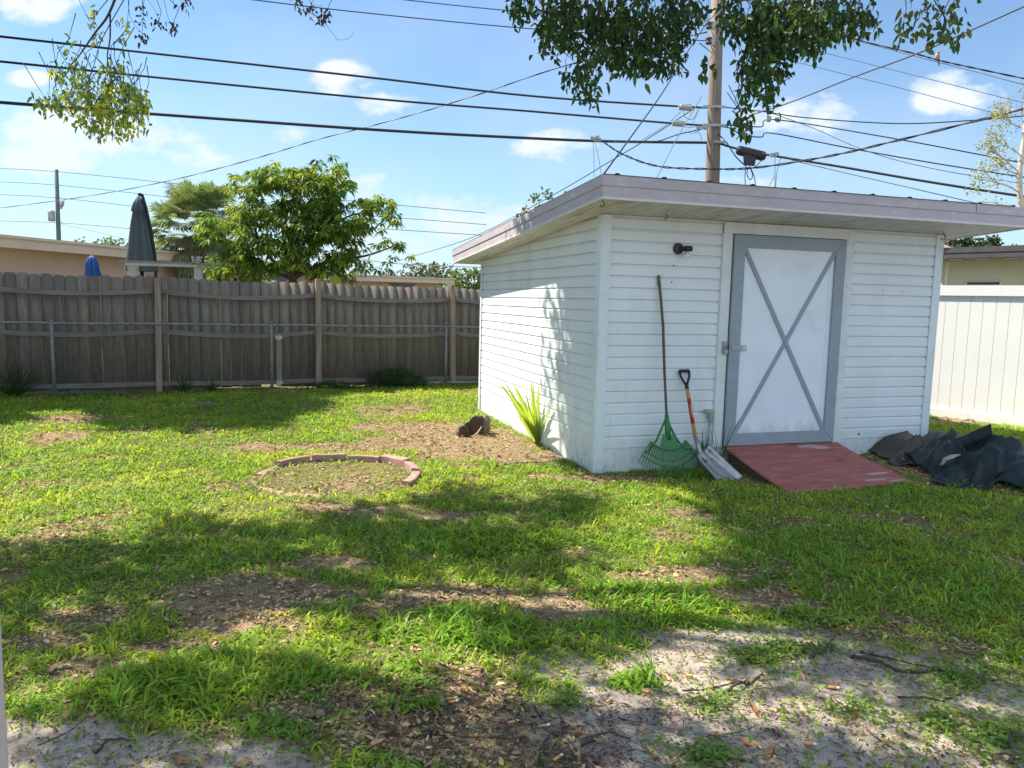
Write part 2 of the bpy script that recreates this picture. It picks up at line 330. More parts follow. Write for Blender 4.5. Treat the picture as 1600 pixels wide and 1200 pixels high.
THICK = [(380, 1060, 210, 40), (300, 1085, 60, 20), (700, 985, 180, 30), (1010, 935, 100, 18), (1330, 965, 60, 20), (640, 1110, 50, 10), (1000, 1065, 40, 14), (780, 850, 160, 16)]
def maps(x, y):
    s = np.zeros_like(x); l = np.zeros_like(x); t = np.zeros_like(x)
    for i, b in enumerate(SAND): s = np.maximum(s, blob(x, y, *b, seed=i))
    for i, b in enumerate(LIT): l = np.maximum(l, blob(x, y, *b, seed=i+3))
    for i, b in enumerate(THICK): t = np.maximum(t, blob(x, y, *b, seed=i+30))
    px0 = G(800, 1200, 0)[1]
    s = np.maximum(s, sstep((px0-.05-y)/.4))
    s = s*(1-.85*t); l = l*(1-.6*t)
    patch = sstep((vnoise(x, y, .5, 9)*.6+vnoise(x, y, .17, 10)*.4-.66)/.12)*.7
    l = np.maximum(l, patch*(1-s))
    return s, l, t
def shed_mask(x, y):
    u, v = to_uv(x, y)
    return (u > -.02) & (u < 3.92) & (v > -.02) & (v < 4.05)

def ground():
    def axis(lo, hi, st, far):
        a = list(np.arange(lo, hi+1e-6, st)); k = st; e = hi
        while e < far: k *= 1.35; e += k; a.append(e)
        k = st; e = lo; pre = []
        while e > -far: k *= 1.35; e -= k; pre.append(e)
        return np.array(pre[::-1]+a)
    xs = axis(-9.5, 8, .05, 1500); ys = axis(1.2, 16, .05, 1500)
    X, Y = np.meshgrid(xs, ys); x = X.ravel(); y = Y.ravel()
    z = gz(x, y); s, l, t = maps(x, y)
    z = z+l*(vnoise(x, y, .06, 21)-.5)*.012
    nx, ny = len(xs), len(ys)
    i = (np.arange(ny-1)[:, None]*nx+np.arange(nx-1)[None]).ravel()
    loops = np.stack([i, i+1, i+1+nx, i+nx], 1).ravel()
    m = bpy.data.materials.new('ground_soil'); m.use_nodes = True; nt = m.node_tree; N = nt.nodes.new; L = nt.links.new; p = nt.nodes['Principled BSDF']
    p.inputs['Roughness'].default_value = .95; p.inputs['Specular IOR Level'].default_value = .15
    tc = N('ShaderNodeTexCoord')
    def noise(sc, lo, hi, d=8):
        n = N('ShaderNodeTexNoise'); n.inputs['Scale'].default_value = sc; n.inputs['Detail'].default_value = d; n.inputs['Roughness'].default_value = .65; L(tc.outputs['Object'], n.inputs[0])
        r = N('ShaderNodeMapRange'); r.inputs[1].default_value = lo; r.inputs[2].default_value = hi; L(n.outputs[0], r.inputs[0]); return r.outputs[0], n.outputs[0]
    def mix(f, a, b):
        k = N('ShaderNodeMix'); k.data_type = 'RGBA'
        if isinstance(f, float): k.inputs['Factor'].default_value = f
        else: L(f, k.inputs['Factor'])
        for nm, c in (('A', a), ('B', b)):
            if isinstance(c, tuple): k.inputs[nm].default_value = (*c, 1)
            else: L(c, k.inputs[nm])
        return k.outputs['Result']
    def at_(nm):
        a = N('ShaderNodeAttribute'); a.attribute_name = nm; return a.outputs['Fac']
    n1, r1 = noise(7, .38, .62); n2, r2 = noise(60, .4, .6, 4); n3, r3 = noise(170, .42, .58, 3); n4, r4 = noise(28, .5, .6)
    soil = mix(n2, (.085, .085, .035), (.20, .19, .08))
    lit = mix(n2, (.21, .15, .09), (.44, .34, .21)); lit = mix(n3, lit, (.14, .10, .07))
    sand = mix(n1, (.32, .285, .255), (.49, .44, .39)); sand = mix(n3, sand, (.30, .26, .23)); sand = mix(n4, sand, (.20, .165, .14))
    c = mix(at_('litter'), soil, lit); c = mix(at_('sand'), c, sand)
    L(c, p.inputs['Base Color'])
    b = N('ShaderNodeBump'); b.inputs['Strength'].default_value = .6; b.inputs['Distance'].default_value = .012; L(r2, b.inputs['Height'])
    b2 = N('ShaderNodeBump'); b2.inputs['Strength'].default_value = .5; b2.inputs['Distance'].default_value = .006; L(r3, b2.inputs['Height']); L(b.outputs[0], b2.inputs['Normal']); L(b2.outputs[0], p.inputs['Normal'])
    o = npmesh('ground', np.stack([x, y, z], 1), np.full(len(i), 4), loops, m, smooth=True, attrs={'sand': ('POINT', s), 'litter': ('POINT', l)})
    tag(o, 'sandy back yard soil under the grass', 'ground', kind='structure')
ground()

# ------------------------------------------------------------------ shed
HT, HB, WW, LL = 2.362, 2.117, 3.902, 4.033; SL = (HT-HB)/LL
FO, BO, LO, RO = .66, .455, .30, .37
ZL, PP = .2345, .1059
def soff(v): return HT-SL*v
def shed():
    root = empty('garden_shed', (C0[0], C0[1], 0), YAW, label='white vinyl sided shed with mauve roof edge and grey framed door', cat='shed')
    # walls: a dark core just behind the siding, skirt board at the foot
    def course_wall(name, axis, a0, a1, sign, clip=False, zoff=0, ztop=None):
        mb = MB(); prof = []
        zt = (ztop or HT); z = ZL
        k = 0
        while z < zt-.01:
            top = min(z+PP, zt)
            prof += [(0, z), (.0008, z+.080), (.006, z+.085), (.009, z+.092), (.019, top-.001 if top == z+PP else top)]
            z += PP; k += 1
        V = []
        for d, zz in prof:
            for a in (a0, a1):
                V.append((a, d*sign, zz) if axis == 'u' else (d*sign, a, zz))
        n = len(prof); Fc = []
        for i in range(n-1):
            q = (2*i, 2*i+1, 2*i+3, 2*i+2)
            flip = (axis == 'u' and sign < 0) or (axis == 'v' and sign > 0)
            Fc.append(q[::-1] if flip else q)
        mb.add(V, Fc)
        return mb
    def clipped(mb, name, fix, off=(0, 0, 0)):
        me = bpy.data.meshes.new(name); me.from_pydata([(p[0]+off[0], p[1]+off[1], p[2]+off[2]) for p in mb.v], [], mb.f)
        bm = bmesh.new(); bm.from_mesh(me)
        bmesh.ops.bisect_plane(bm, geom=bm.verts[:]+bm.edges[:]+bm.faces[:], plane_co=(0, 0, HT-.002), plane_no=(0, SL, 1), clear_outer=True)
        bm.to_mesh(me); bm.free()
        return link(me, name, M['siding'], root)
    # front: two runs of siding beside the door. outside face at v = 0, facing -v, so grooves go to +v
    mb = course_wall('s', 'u', .088, 1.24, 1); mb2 = course_wall('s', 'u', 2.75, 3.815, 1)
    f = MB(); f.add(mb.v, mb.f); f.build('wall_siding', M['siding'], root)
    f = MB(); f.add(mb2.v, mb2.f); f.build('wall_siding', M['siding'], root)
    f = course_wall('s', 'v', .088, LL-.06, 1); clipped(f, 'wall_siding', 0)
    g = course_wall('s', 'v', .06, LL-.06, -1); clipped(g, 'wall_siding', 0, (WW, 0, 0))
    h = course_wall('s', 'u', .06, WW-.06, -1, ztop=HB); h.v = [(p[0], p[1]+LL, p[2]) for p in h.v]; h.build('wall_siding', M['siding'], root)
    core = MB(); e = .024
    P = [(e, e), (WW-e, e), (WW-e, LL-e), (e, LL-e)]
    V = [(a, b, -.1) for a, b in P]+[(a, b, soff(b)-.004) for a, b in P]
    core.add(V, [(0, 3, 2, 1), (4, 5, 6, 7), (0, 1, 5, 4), (1, 2, 6, 5), (2, 3, 7, 6), (3, 0, 4, 7)]); core.build('wall_core', M['casing'], root)
    sk = MB()
    sk.box((.088, .003, -.12), (1.24, .012, ZL-.002)); sk.box((2.75, .003, -.12), (3.815, .012, ZL-.002)); sk.box((1.24, .005, -.12), (2.75, .012, .2))
    sk.box((.003, .088, -.12), (.012, LL-.06, ZL-.002)); sk.box((WW-.012, .06, -.12), (WW-.003, LL-.06, ZL-.002)); sk.box((.06, LL-.012, -.12), (WW-.06, LL-.003, ZL-.002))
    sk.build('skirt_board', M['siding'], root)
    def post(u, v, su, sv, w=.088):
        m = MB(); zt = soff(v)-.003
        # L-shaped corner post
        m.box((min(u, u+su*w), min(v-sv*.012, v+sv*.004), -.1), (max(u, u+su*w), max(v-sv*.012, v+sv*.004), zt))
        m.box((min(u-su*.012, u-su*.0002), min(v-sv*.012, v+sv*w), -.1), (max(u-su*.012, u-su*.0002), max(v-sv*.012, v+sv*w), zt-.001))
        m.build('corner_post', M['trim'], root, bevel=.003)
    post(0, 0, 1, 1); post(WW, 0, -1, 1); post(0, LL, 1, -1, .06); post(WW, LL, -1, -1, .06)
    # j-channel lines beside door casing
    # door casing
    c = MB(); zb = .2; u0, u1 = 1.24, 2.75; w = .1; zt = 2.352
    c.box((u0, -.022, zb), (u0+w, .004, zt-w)); c.box((u1-w, -.022, zb), (u1, .004, zt-w))
    c.add([(u0, -.022, zt-w), (u0+w, -.022, zt-w), (u1-w, -.022, zt-w), (u1, -.022, zt-w), (u1, -.022, zt), (u0, -.022, zt)], [(0, 1, 2, 3, 4, 5)])
    c.add([(u0, -.022, zt), (u1, -.022, zt), (u1, .004, zt), (u0, .004, zt)], [(0, 1, 2, 3)])
    c.add([(u0+w, -.022, zt-w), (u0+w, .004, zt-w), (u1-w, .004, zt-w), (u1-w, -.022, zt-w)], [(0, 1, 2, 3)])
    c.build('door_casing', M['casing'], root)
    jm = MB()
    for uu in (u0-.006, u1+.001): jm.box((uu, -.008, ZL), (uu+.005, .004, zt))
    jm.box((.088, -.005, ZL-.006), (1.234, .003, ZL)); jm.box((2.756, -.005, ZL-.006), (3.815, .003, ZL))
    jm.box((.093, -.008, HT-.02), (3.81, .003, HT-.004))
    jm.build('channel_trim', M['casing'], root)
    dk = MB(); dk.box((u0+w, -.003, zb), (u1-w, .009, zt-w)); dk.build('door_gap_shade', M['blackplastic'], root)  # black sheet behind the door, shade of the gap put in as colour
    # door: white panel, grey frame boards mitred look, grey X
    d0, d1, z0, z1 = 1.352, 2.642, .212, 2.243; t = .12
    door = MB().box((d0+.05, -.022, z0+.05), (d1-.05, -.005, z1-.05)).build('door', M['doorpanel'], root)
    fr = MB()
    def quadprism(P, v0, v1):
        V = [(a, v0, b) for a, b in P]+[(a, v1, b) for a, b in P]
        fr.add(V, [(0, 1, 2, 3), (7, 6, 5, 4), (0, 4, 5, 1), (1, 5, 6, 2), (2, 6, 7, 3), (3, 7, 4, 0)])
    g_ = .0012
    quadprism([(d0, z0), (d1, z0), (d1-t, z0+t-g_), (d0+t, z0+t-g_)], -.042, -.012); quadprism([(d0+t, z1-t+g_), (d1-t, z1-t+g_), (d1, z1), (d0, z1)], -.042, -.012)
    quadprism([(d0, z0+.002), (d0+t, z0+t+g_), (d0+t, z1-t-g_), (d0, z1-.002)], -.044, -.012); quadprism([(d1-t, z0+t), (d1, z0+.002), (d1, z1-.002), (d1-t, z1-t)], -.0445, -.012)
    fr.build('frame', M['doorgrey'], door, bevel=.002)
    ia, ib, ja, jb = d0+t, d1-t, z0+t, z1-t
    x = MB(); hw = .019
    def bar(p, q, v0):
        p = Vector((p[0], 0, p[1])); q = Vector((q[0], 0, q[1])); d = (q-p).normalized(); n = Vector((-d.z, 0, d.x))*hw
        e1 = p; e2 = q
        V = [e1-n, e2-n, e2+n, e1+n]
        x.add([(k.x, v0, k.z) for k in V]+[(k.x, -.018, k.z) for k in V], [(0, 1, 2, 3), (7, 6, 5, 4), (0, 4, 5, 1), (1, 5, 6, 2), (2, 6, 7, 3), (3, 7, 4, 0)])
    bar((ia, ja), (ib, jb), -.036); bar((ib, ja), (ia, jb), -.0385)
    x.build('cross_brace', M['doorgrey'], door)
    # narrow pale slat along the hinge side seen inside the panel and caulk lines beside the X
    st = MB(); st.box((ib-.055, -.0245, ja+.02), (ib-.05, -.02, jb-.1)); st.build('panel_seam', M['trim'], door)
    # hasp strap on door
    hs = MB(); hs.box((1.375, -.050, 1.150), (1.50, -.045, 1.185)); hs.box((1.500, -.052, 1.140), (1.535, -.046, 1.15)); hs.box((1.500, -.052, 1.185), (1.535, -.046, 1.195)); hs.box((1.527, -.052, 1.15), (1.535, -.046, 1.185))
    hs.build('hasp', M['steel'], door)
    lk = MB(); lk.box((1.285, -.045, 1.12), (1.33, -.022, 1.23)); lk.build('latch_plate', M['steel'], root, bevel=.003)
    # roof: soffit with lengthwise grooves
    ua, ub, va, vb = -LO, WW+RO, -FO, LL+BO
    sf = MB(); u = ua; prof = []
    while u < ub-.001:
        e = min(u+.1, ub); prof += [(u, 0), (e-.012, 0), (e-.009, .006), (e-.003, .006)]; u = e
    prof.append((ub, 0))
    V = []
    for uu, dz in prof:
        for vv in (va+.004, vb-.004): V.append((uu, vv, soff(vv)+dz))
    sf.add(V, [(2*i, 2*i+1, 2*i+3, 2*i+2) for i in range(len(prof)-1)])
    rf = empty('roof'); rf.parent = root
    sf.build('soffit', M['soffit'], root)
    # fascia bands
    fa = MB(); fb = MB(); tr = MB()
    def band(mb, h0, h1, out, th=.02):
        for (p, q, n) in (((ua, va), (ub, va), (0, -1)), ((ub, va), (ub, vb), (1, 0)), ((ub, vb), (ua, vb), (0, 1)), ((ua, vb), (ua, va), (-1, 0))):
            # run the long sides through, butt the rake sides between them
            e = out if n[1] != 0 else -.0005+out-th
            dx = (q[0]-p[0]); dy = (q[1]-p[1]); l = math.hypot(dx, dy); dx /= l; dy /= l
            P0 = (p[0]-dx*e, p[1]-dy*e); P1 = (q[0]+dx*e, q[1]+dy*e)
            if n[0] != 0:
                P0 = (p[0]+dx*(th-out), p[1]+dy*(th-out)); P1 = (q[0]-dx*(th-out), q[1]-dy*(th-out))
            V = []
            for (a, b) in (P0, P1):
                for o_ in (out-th, out):
                    for hh in (h0, h1):
                        vv = b+n[1]*o_; V.append((a+n[0]*o_, vv, soff(b)+hh))
            mb.add(V, [(0, 2, 3, 1), (4, 5, 7, 6), (0, 1, 5, 4), (2, 6, 7, 3), (0, 4, 6, 2), (1, 3, 7, 5)])
    band(fa, .098, .182, .018, .022); band(fb, .016, .1, .008, .02); band(tr, -.008, .015, .012, .03)
    rf_parts = [fa.build('upper_fascia', M['fascia'], root, bevel=.002), fb.build('lower_fascia', M['fascia'], root, bevel=.002), tr.build('soffit_trim', mat('pale_trim', (.55, .53, .56), .5, .08), root)]
    jn = MB(); jn.box((3.55, va-.0205, soff(va)+.1), (3.554, va-.015, soff(va)+.18)); jn.build('fascia_joint', M['darktrim'], root)
    bpy.data.objects.remove(rf)
    # ribbed metal roof sheet
    rm = MB(); V = []; prof = []
    u = ua-.02
    while u < ub+.02:
        prof += [(u, 0), (u+.10, 0), (u+.112, .011), (u+.138, .011), (u+.15, 0)]; u += .42
    prof = [(min(a, ub+.02), b) for a, b in prof]
    for uu, dz in prof:
        for vv in (va-.03, vb+.03): V.append((uu, vv, soff(vv)+.184+dz))
    n = len(V)
    V += [(p[0], p[1], p[2]-.003) for p in V]
    Fc = [(2*i, 2*i+2, 2*i+3, 2*i+1) for i in range(len(prof)-1)]+[(n+2*i, n+2*i+1, n+2*i+3, n+2*i+2) for i in range(len(prof)-1)]
    rm.add(V, Fc); rm.build('roof', M['roof'], root)
    # old screw holes and scuffs in the siding
    hl = MB()
    for (uu, zz, r) in ((.735, 1.93, .008), (.722, 1.775, .008), (.52, 1.44, .003), (.56, 1.29, .004), (.15, 1.93, .003), (.4, 1.93, .003), (3.17, 1.76, .007), (3.42, 1.76, .007), (3.3, 1.1, .005), (3.0, .27, .012), (2.82, .42, .006), (2.72, 2.1, .006), (3.55, 1.85, .004)):
        MB().lathe([(r, 0), (r*.8, .001)], (uu, -.0012, zz), (0, -1, 0), 9).build('screw_hole', M['blackplastic'], root)
    return root
shed()

def wall_lamp():
    p = sh_loc(.77, -.002, 2.085)
    r = empty('wall_lamp', p, YAW, label='black barn style lamp with bare bulb beside the shed door', cat='lamp')
    b = MB(); b.lathe([(.052, 0), (.052, .016), (.046, .026), (.02, .03)], (0, 0, 0), (0, -1, 0), 28); b.build('back_plate', M['black'], r, smooth=False, bevel=.002)
    a = MB(); a.tube([(0, -.02, 0), (.01, -.05, 0), (.03, -.065, .0), (.05, -.067, 0)], .012, 10)
    a.lathe([(.022, 0), (.026, .004), (.026, .07), (.022, .074)], (.03, -.067, .0), (1, 0, 0), 20); a.build('lamp_holder', M['black'], r)
    g = MB(); g.lathe([(.012, 0), (.014, -.012), (.026, -.03), (.029, -.046), (.022, -.064), (.008, -.072)], (.055, -.067, -.02), (0, 0, 1), 18); g.build('bulb', M['glass'], r, smooth=True)
wall_lamp()
def padlock():
    p = sh_loc(1.305, -.055, 1.16); r = empty('padlock', p, YAW, label='grey padlock hanging on the shed door latch', cat='padlock')
    MB().box((-.02, -.012, -.05), (.022, .012, -.008)).build('lock_body', M['steel'], r, bevel=.004)
    MB().tube([(-.012, 0, -.01), (-.012, 0, .018), (-.006, 0, .03), (.006, 0, .03), (.014, 0, .018), (.014, 0, -.01)], .0045, 8).build('shackle', M['steel'], r, smooth=True)
padlock()
def hook(u, v, label, s=1.):
    zz = soff(v); p = sh_loc(u, v, zz)
    m = MB(); pts = [(0, 0, 0), (0, 0, -.012)]+[(.016*math.sin(a)*1.0, 0, -.03+.018*math.cos(a)) for a in np.linspace(0, 4.3, 12)]
    m.tube([(a*s, b*s, c*s) for a, b, c in pts], .003*s, 6)
    o = m.build('metal_hook', M['hook'], None, smooth=True); o.location = p; o.rotation_euler = (0, 0, YAW)
    tag(o, label, 'hook', 'hooks screwed into the shed soffit')
hook(-.28, -.60, 'small dark hook under the outer corner of the shed eave', 1.2)
hook(.52, -.2, 'dark hook in the soffit above the black wall lamp', 1.1)
hook(3.78, -.12, 'thick black hook above the corner post by the tarp', 1.6)

def conduit():
    b = sh_loc(1.185, -.035, 0); r = empty('pipe_stub', b, YAW, label='grey capped water pipe rising beside the shed door', cat='pipe')
    MB().tube([(0, 0, -.03), (0, 0, .49)], .013, 10).build('pipe', M['steel'], r, smooth=True)
    m = MB(); m.lathe([(.022, 0), (.024, .01), (.024, .09), (.018, .1)], (0, 0, .47), (0, 0, 1), 12); m.box((-.06, -.018, .545), (.03, .018, .575)); m.box((-.012, -.024, .50), (.03, -.014, .56)); m.build('valve_body', M['galv'], r, bevel=.002)
conduit()

def ramp():
    r = empty('entry_ramp', sh_loc(2, -.5, 0), YAW, label='red painted plywood ramp leading up to the shed door', cat='ramp')
    A = (1.36-2, -.03+.5, .205); B = (2.70-2, -.03+.5, .205); Cc = (2.66-2, -1.07+.5, .035); D = (1.31-2, -1.09+.5, .02)
    def grid(z0, mm, nm, n=24):
        m = MB(); V = []
        for j in range(n+1):
            for i in range(n+1):
                a = i/n; b = j/n
                p = [(A[k]*(1-a)+B[k]*a)*(1-b)+(D[k]*(1-a)+Cc[k]*a)*b for k in range(3)]
                p[2] += z0-.018*math.sin(math.pi*b)+.004*math.sin(a*5+b*3)+.012*max(0, b-.8)*math.sin(a*9)
                V.append(p)
        Fc = [(j*(n+1)+i, (j+1)*(n+1)+i, (j+1)*(n+1)+i+1, j*(n+1)+i+1) for j in range(n) for i in range(n)]
        k = len(V); V += [(p[0], p[1], p[2]-.016) for p in V]
        Fc += [tuple(q+k for q in f[::-1]) for f in Fc]
        for j in range(n):
            for e in (0, n):
                a = j*(n+1)+e; b = (j+1)*(n+1)+e; Fc.append((a, b, b+k, a+k) if e else (b, a, a+k, b+k))
        for i in range(n):
            for e in (0, n):
                a = e*(n+1)+i; b = a+1; Fc.append((b, a, a+k, b+k) if not e else (a, b, b+k, a+k))
        m.add(V, Fc); return m.build(nm, mm, r)
    # painted deck with bare scuffs mixed into the paint
    m = M['ramp']; nt = m.node_tree; N = nt.nodes.new; L = nt.links.new; p = nt.nodes['Principled BSDF']
    old = p.inputs['Base Color'].links[0].from_socket
    tc = N('ShaderNodeTexCoord'); sp = N('ShaderNodeSeparateXYZ'); L(tc.outputs['Object'], sp.inputs[0])
    nz = N('ShaderNodeTexNoise'); nz.inputs['Scale'].default_value = 9; nz.inputs['Detail'].default_value = 7; L(tc.outputs['Object'], nz.inputs[0])
    def MM(op, a, b):
        q = N('ShaderNodeMath'); q.operation = op
        for i, x in enumerate((a, b)):
            if isinstance(x, (int, float)): q.inputs[i].default_value = x
            else: L(x, q.inputs[i])
        return q.outputs[0]
    tot = None
    for (u, v, a, b) in ((.27, .40, .20, .045), (.42, .36, .2, .05), (.48, -.32, .17, .04), (.36, -.46, .25, .035), (.52, -.52, .14, .03)):
        q = MM('ADD', MM('POWER', MM('DIVIDE', MM('SUBTRACT', sp.outputs[0], u), a), 2), MM('POWER', MM('DIVIDE', MM('SUBTRACT', sp.outputs[1], v), b), 2))
        e = MM('MAXIMUM', MM('SUBTRACT', 1.2, q), 0); tot = e if tot is None else MM('MAXIMUM', tot, e)
    fac = MM('MULTIPLY', MM('SUBTRACT', MM('MULTIPLY', tot, nz.outputs[0]), .3), 4); cl = N('ShaderNodeClamp'); L(fac, cl.inputs[0]); cl.inputs[2].default_value = .85
    mx = N('ShaderNodeMix'); mx.data_type = 'RGBA'; L(cl.outputs[0], mx.inputs['Factor']); L(old, mx.inputs['A']); mx.inputs['B'].default_value = (.42, .36, .37, 1); L(mx.outputs['Result'], p.inputs['Base Color'])
    grid(0, m, 'ramp_board')
    MB().box((1.40-2, -.95+.5, -.06), (1.44-2, -.05+.5, .0)).add([(1.40-2, -.05+.5, 0), (1.44-2, -.05+.5, 0), (1.44-2, -.95+.5, 0), (1.40-2, -.95+.5, 0), (1.40-2, -.05+.5, .17), (1.44-2, -.05+.5, .17)], [(0, 1, 5, 4), (2, 3, 4, 5), (0, 4, 3), (1, 2, 5)]).build('side_support', M['plywood'], r)
    MB().add([(2.58-2, -.05+.5, -.05), (2.62-2, -.05+.5, -.05), (2.62-2, -.95+.5, -.05), (2.58-2, -.95+.5, -.05), (2.58-2, -.05+.5, .17), (2.62-2, -.05+.5, .17)], [(0, 1, 5, 4), (2, 3, 4, 5), (0, 4, 3), (1, 2, 5)]).build('side_support', M['plywood'], r)
ramp()

# ------------------------------------------------------------------ rake and shovel leaning on the shed
def rake():
    r = empty('leaf_rake', sh_loc(.66, -.22, 0), YAW, label='green plastic leaf rake with dark wooden handle leaning on the shed', cat='rake')
    top = Vector((.575-.66, .205, 1.83)); neck = Vector((.64-.66, .06, .56)); foot = Vector((.005, -.01, .07))
    P = [top, top.lerp(neck, .18)+Vector((.010, 0, 0)), top.lerp(neck, .36)+Vector((.014, -.004, 0)), top.lerp(neck, .7)+Vector((.004, 0, 0)), neck, neck.lerp(foot, .42)]
    MB().tube(P, [.0125, .0125, .013, .0125, .012, .011], 10).build('handle', M['oldwood'], r, smooth=True)
    MB().tube([top+Vector((0, 0, .004)), top.lerp(neck, .065)], .0138, 10).build('handle_grip', M['rakegreen'], r, smooth=True)
    hub = neck.lerp(foot, .05)
    m = MB()
    # socket: flat tapered box down the middle
    m.tube([neck, neck.lerp(foot, .25), neck.lerp(foot, .48)], [.017, .026, .03], 10)
    # two curved side arms to the ends of the fan bar
    bar_c = neck.lerp(foot, .42); dn = (foot-neck).normalized()
    def fan(a, rad):   # a in -1..1 across, rad 0..1 from neck down
        ang = a*R(39); d = Vector((math.sin(ang), 0, 0))+dn*math.cos(ang)
        q = hub+d*rad; q.y -= .05*(1-a*a)*(rad/.5); return q
    for s in (-1, 1):
        m.tube([hub, hub+Vector((s*.045, 0, -.10)), hub+Vector((s*.105, -.02, -.21)), hub+Vector((s*.185, -.03, -.30)), fan(s, .42)+Vector((-s*.012, 0, .012))], [.012, .011, .011, .010, .008], 8)
    m.build('rake_frame', M['rakegreen'], r, smooth=True)
    t = MB(); n = 27
    # cross bars
    for rad, rr in ((.30, .011), (.40, .006), (.455, .005)):
        e = 1.0 if rad < .35 else 1.0
        t.tube([fan(-e+2*e*i/20, rad*(1-.03*abs(-1+2*i/20))) for i in range(21)], rr, 6)
    for i in range(n):
        a = -1+2*i/(n-1)
        P = [fan(a, .29), fan(a, .38), fan(a*1.02, .46)+Vector((0, -.012, 0)), fan(a*1.03, .515)+Vector((0, -.03, .0)), fan(a*1.03, .54)+Vector((0, -.055, .01))]
        t.tube(P, [.0062, .0062, .0055, .0048, .0035], 6)
    t.build('tines', M['rakegreen'], r, smooth=True)
    web = MB(); V = []
    for i in range(13):
        a = -.52+1.04*i/12; V += [hub.lerp(fan(a, .3), .55), fan(a, .3)]
    V2 = [v+Vector((0, .005, 0)) for v in V]
    web.add(V+V2, [(2*i, 2*i+1, 2*i+3, 2*i+2) for i in range(12)]+[(26+2*i, 26+2*i+2, 26+2*i+3, 26+2*i+1) for i in range(12)]); web.build('fan_web', M['rakegreen'], r)
rake()
def shovel():
    base = Vector(G(1122, 752)); 
    r = empty('scoop_shovel', base, 0, label='aluminium scoop shovel with black D grip leaning on the shed', cat='shovel')
    top = Vector(sh_loc(.885, -.03, .93))-base
    soc = Vector(at(1086, 682, 6.92))-base; nk = Vector(at(1096, 712, 6.83))-base; tip = Vector(at(1140, 752, 6.66))-base
    ax = (soc-top).normalized()
    side = Vector((UV[0], UV[1], 0)); side = (side-ax*side.dot(ax)).normalized()
    D = MB(); g = .05
    D.tube([top-side*g-ax*.02, top+side*g-ax*.02], .015, 10)
    for s in (-1, 1): D.tube([top+side*(s*g)-ax*.02, top+side*(s*g*.95)+ax*.03, top+side*(s*g*.45)+ax*.085, top+ax*.12], [.013, .012, .012, .014], 8)
    D.tube([top+ax*.1, top+ax*.155], [.019, .019], 10)
    D.build('grip', M['blackplastic'], r, smooth=True)
    w0 = top+ax*.15; LN = (soc-w0).length
    MB().tube([w0, soc+ax*.02], .0175, 12).build('shaft', M['ashwood'], r, smooth=True)
    MB().tube([w0+ax*(LN*.22), w0+ax*(LN*.74)], .0182, 12).build('shaft_label', M['redlabel'], r, smooth=True)
    fr = -ax.cross(side)
    if fr.y > 0: fr = -fr
    pr = MB()
    for k in range(9): pr.box((-.004, -.0012, 0), (.004, .0012, .014)) if False else pr.beam(w0+ax*(LN*(.36+.028*k))+fr*.0185, w0+ax*(LN*(.36+.028*k)+.009)+fr*.0185, .008 if k % 3 else .012, .002, up=tuple(fr))
    pr.build('label_print', M['pale'], r)
    MB().tube([soc, soc.lerp(nk, .5), nk, nk.lerp(tip, .22)], [.0195, .02, .02, .012], 12).build('socket', M['alu'], r, smooth=True)
    # scoop: dished blade with raised sides
    d = (tip-nk).normalized(); sd_ = Vector((UV[0], UV[1], -.12)); sd_ = (sd_-d*sd_.dot(d)).normalized(); up_ = sd_.cross(d).normalized()
    if up_.z < 0: up_ = -up_
    m = MB(); nu, nv = 16, 14; Lb = .40; Wb = .155; V = []
    for j in range(nv+1):
        t = j/nv
        for i in range(nu+1):
            s = -1+2*i/nu
            wid = Wb*(.80+.28*t)*(1 if t > .12 else .72+.28*math.sqrt(t/.12))
            edge = max(0, (abs(s)-.72)/.28); z = .075*edge**1.4*(1-.55*t) + .05*max(0, 1-t/.22)**2*(1-.7*abs(s)) - .012*math.exp(-(s/.16)**2)*(t < .9)*(1-t)
            q = nk+d*(t*Lb-.02)+sd_*(s*wid*(1-.08*edge))+up_*(z-.012)
            V.append(q)
    Fc = [(j*(nu+1)+i, j*(nu+1)+i+1, (j+1)*(nu+1)+i+1, (j+1)*(nu+1)+i) for j in range(nv) for i in range(nu)]
    m.add(V, Fc); o = m.build('scoop', M['alu'], r, smooth=True); so_ = o.modifiers.new('thickness', 'SOLIDIFY'); so_.thickness = .003
shovel()

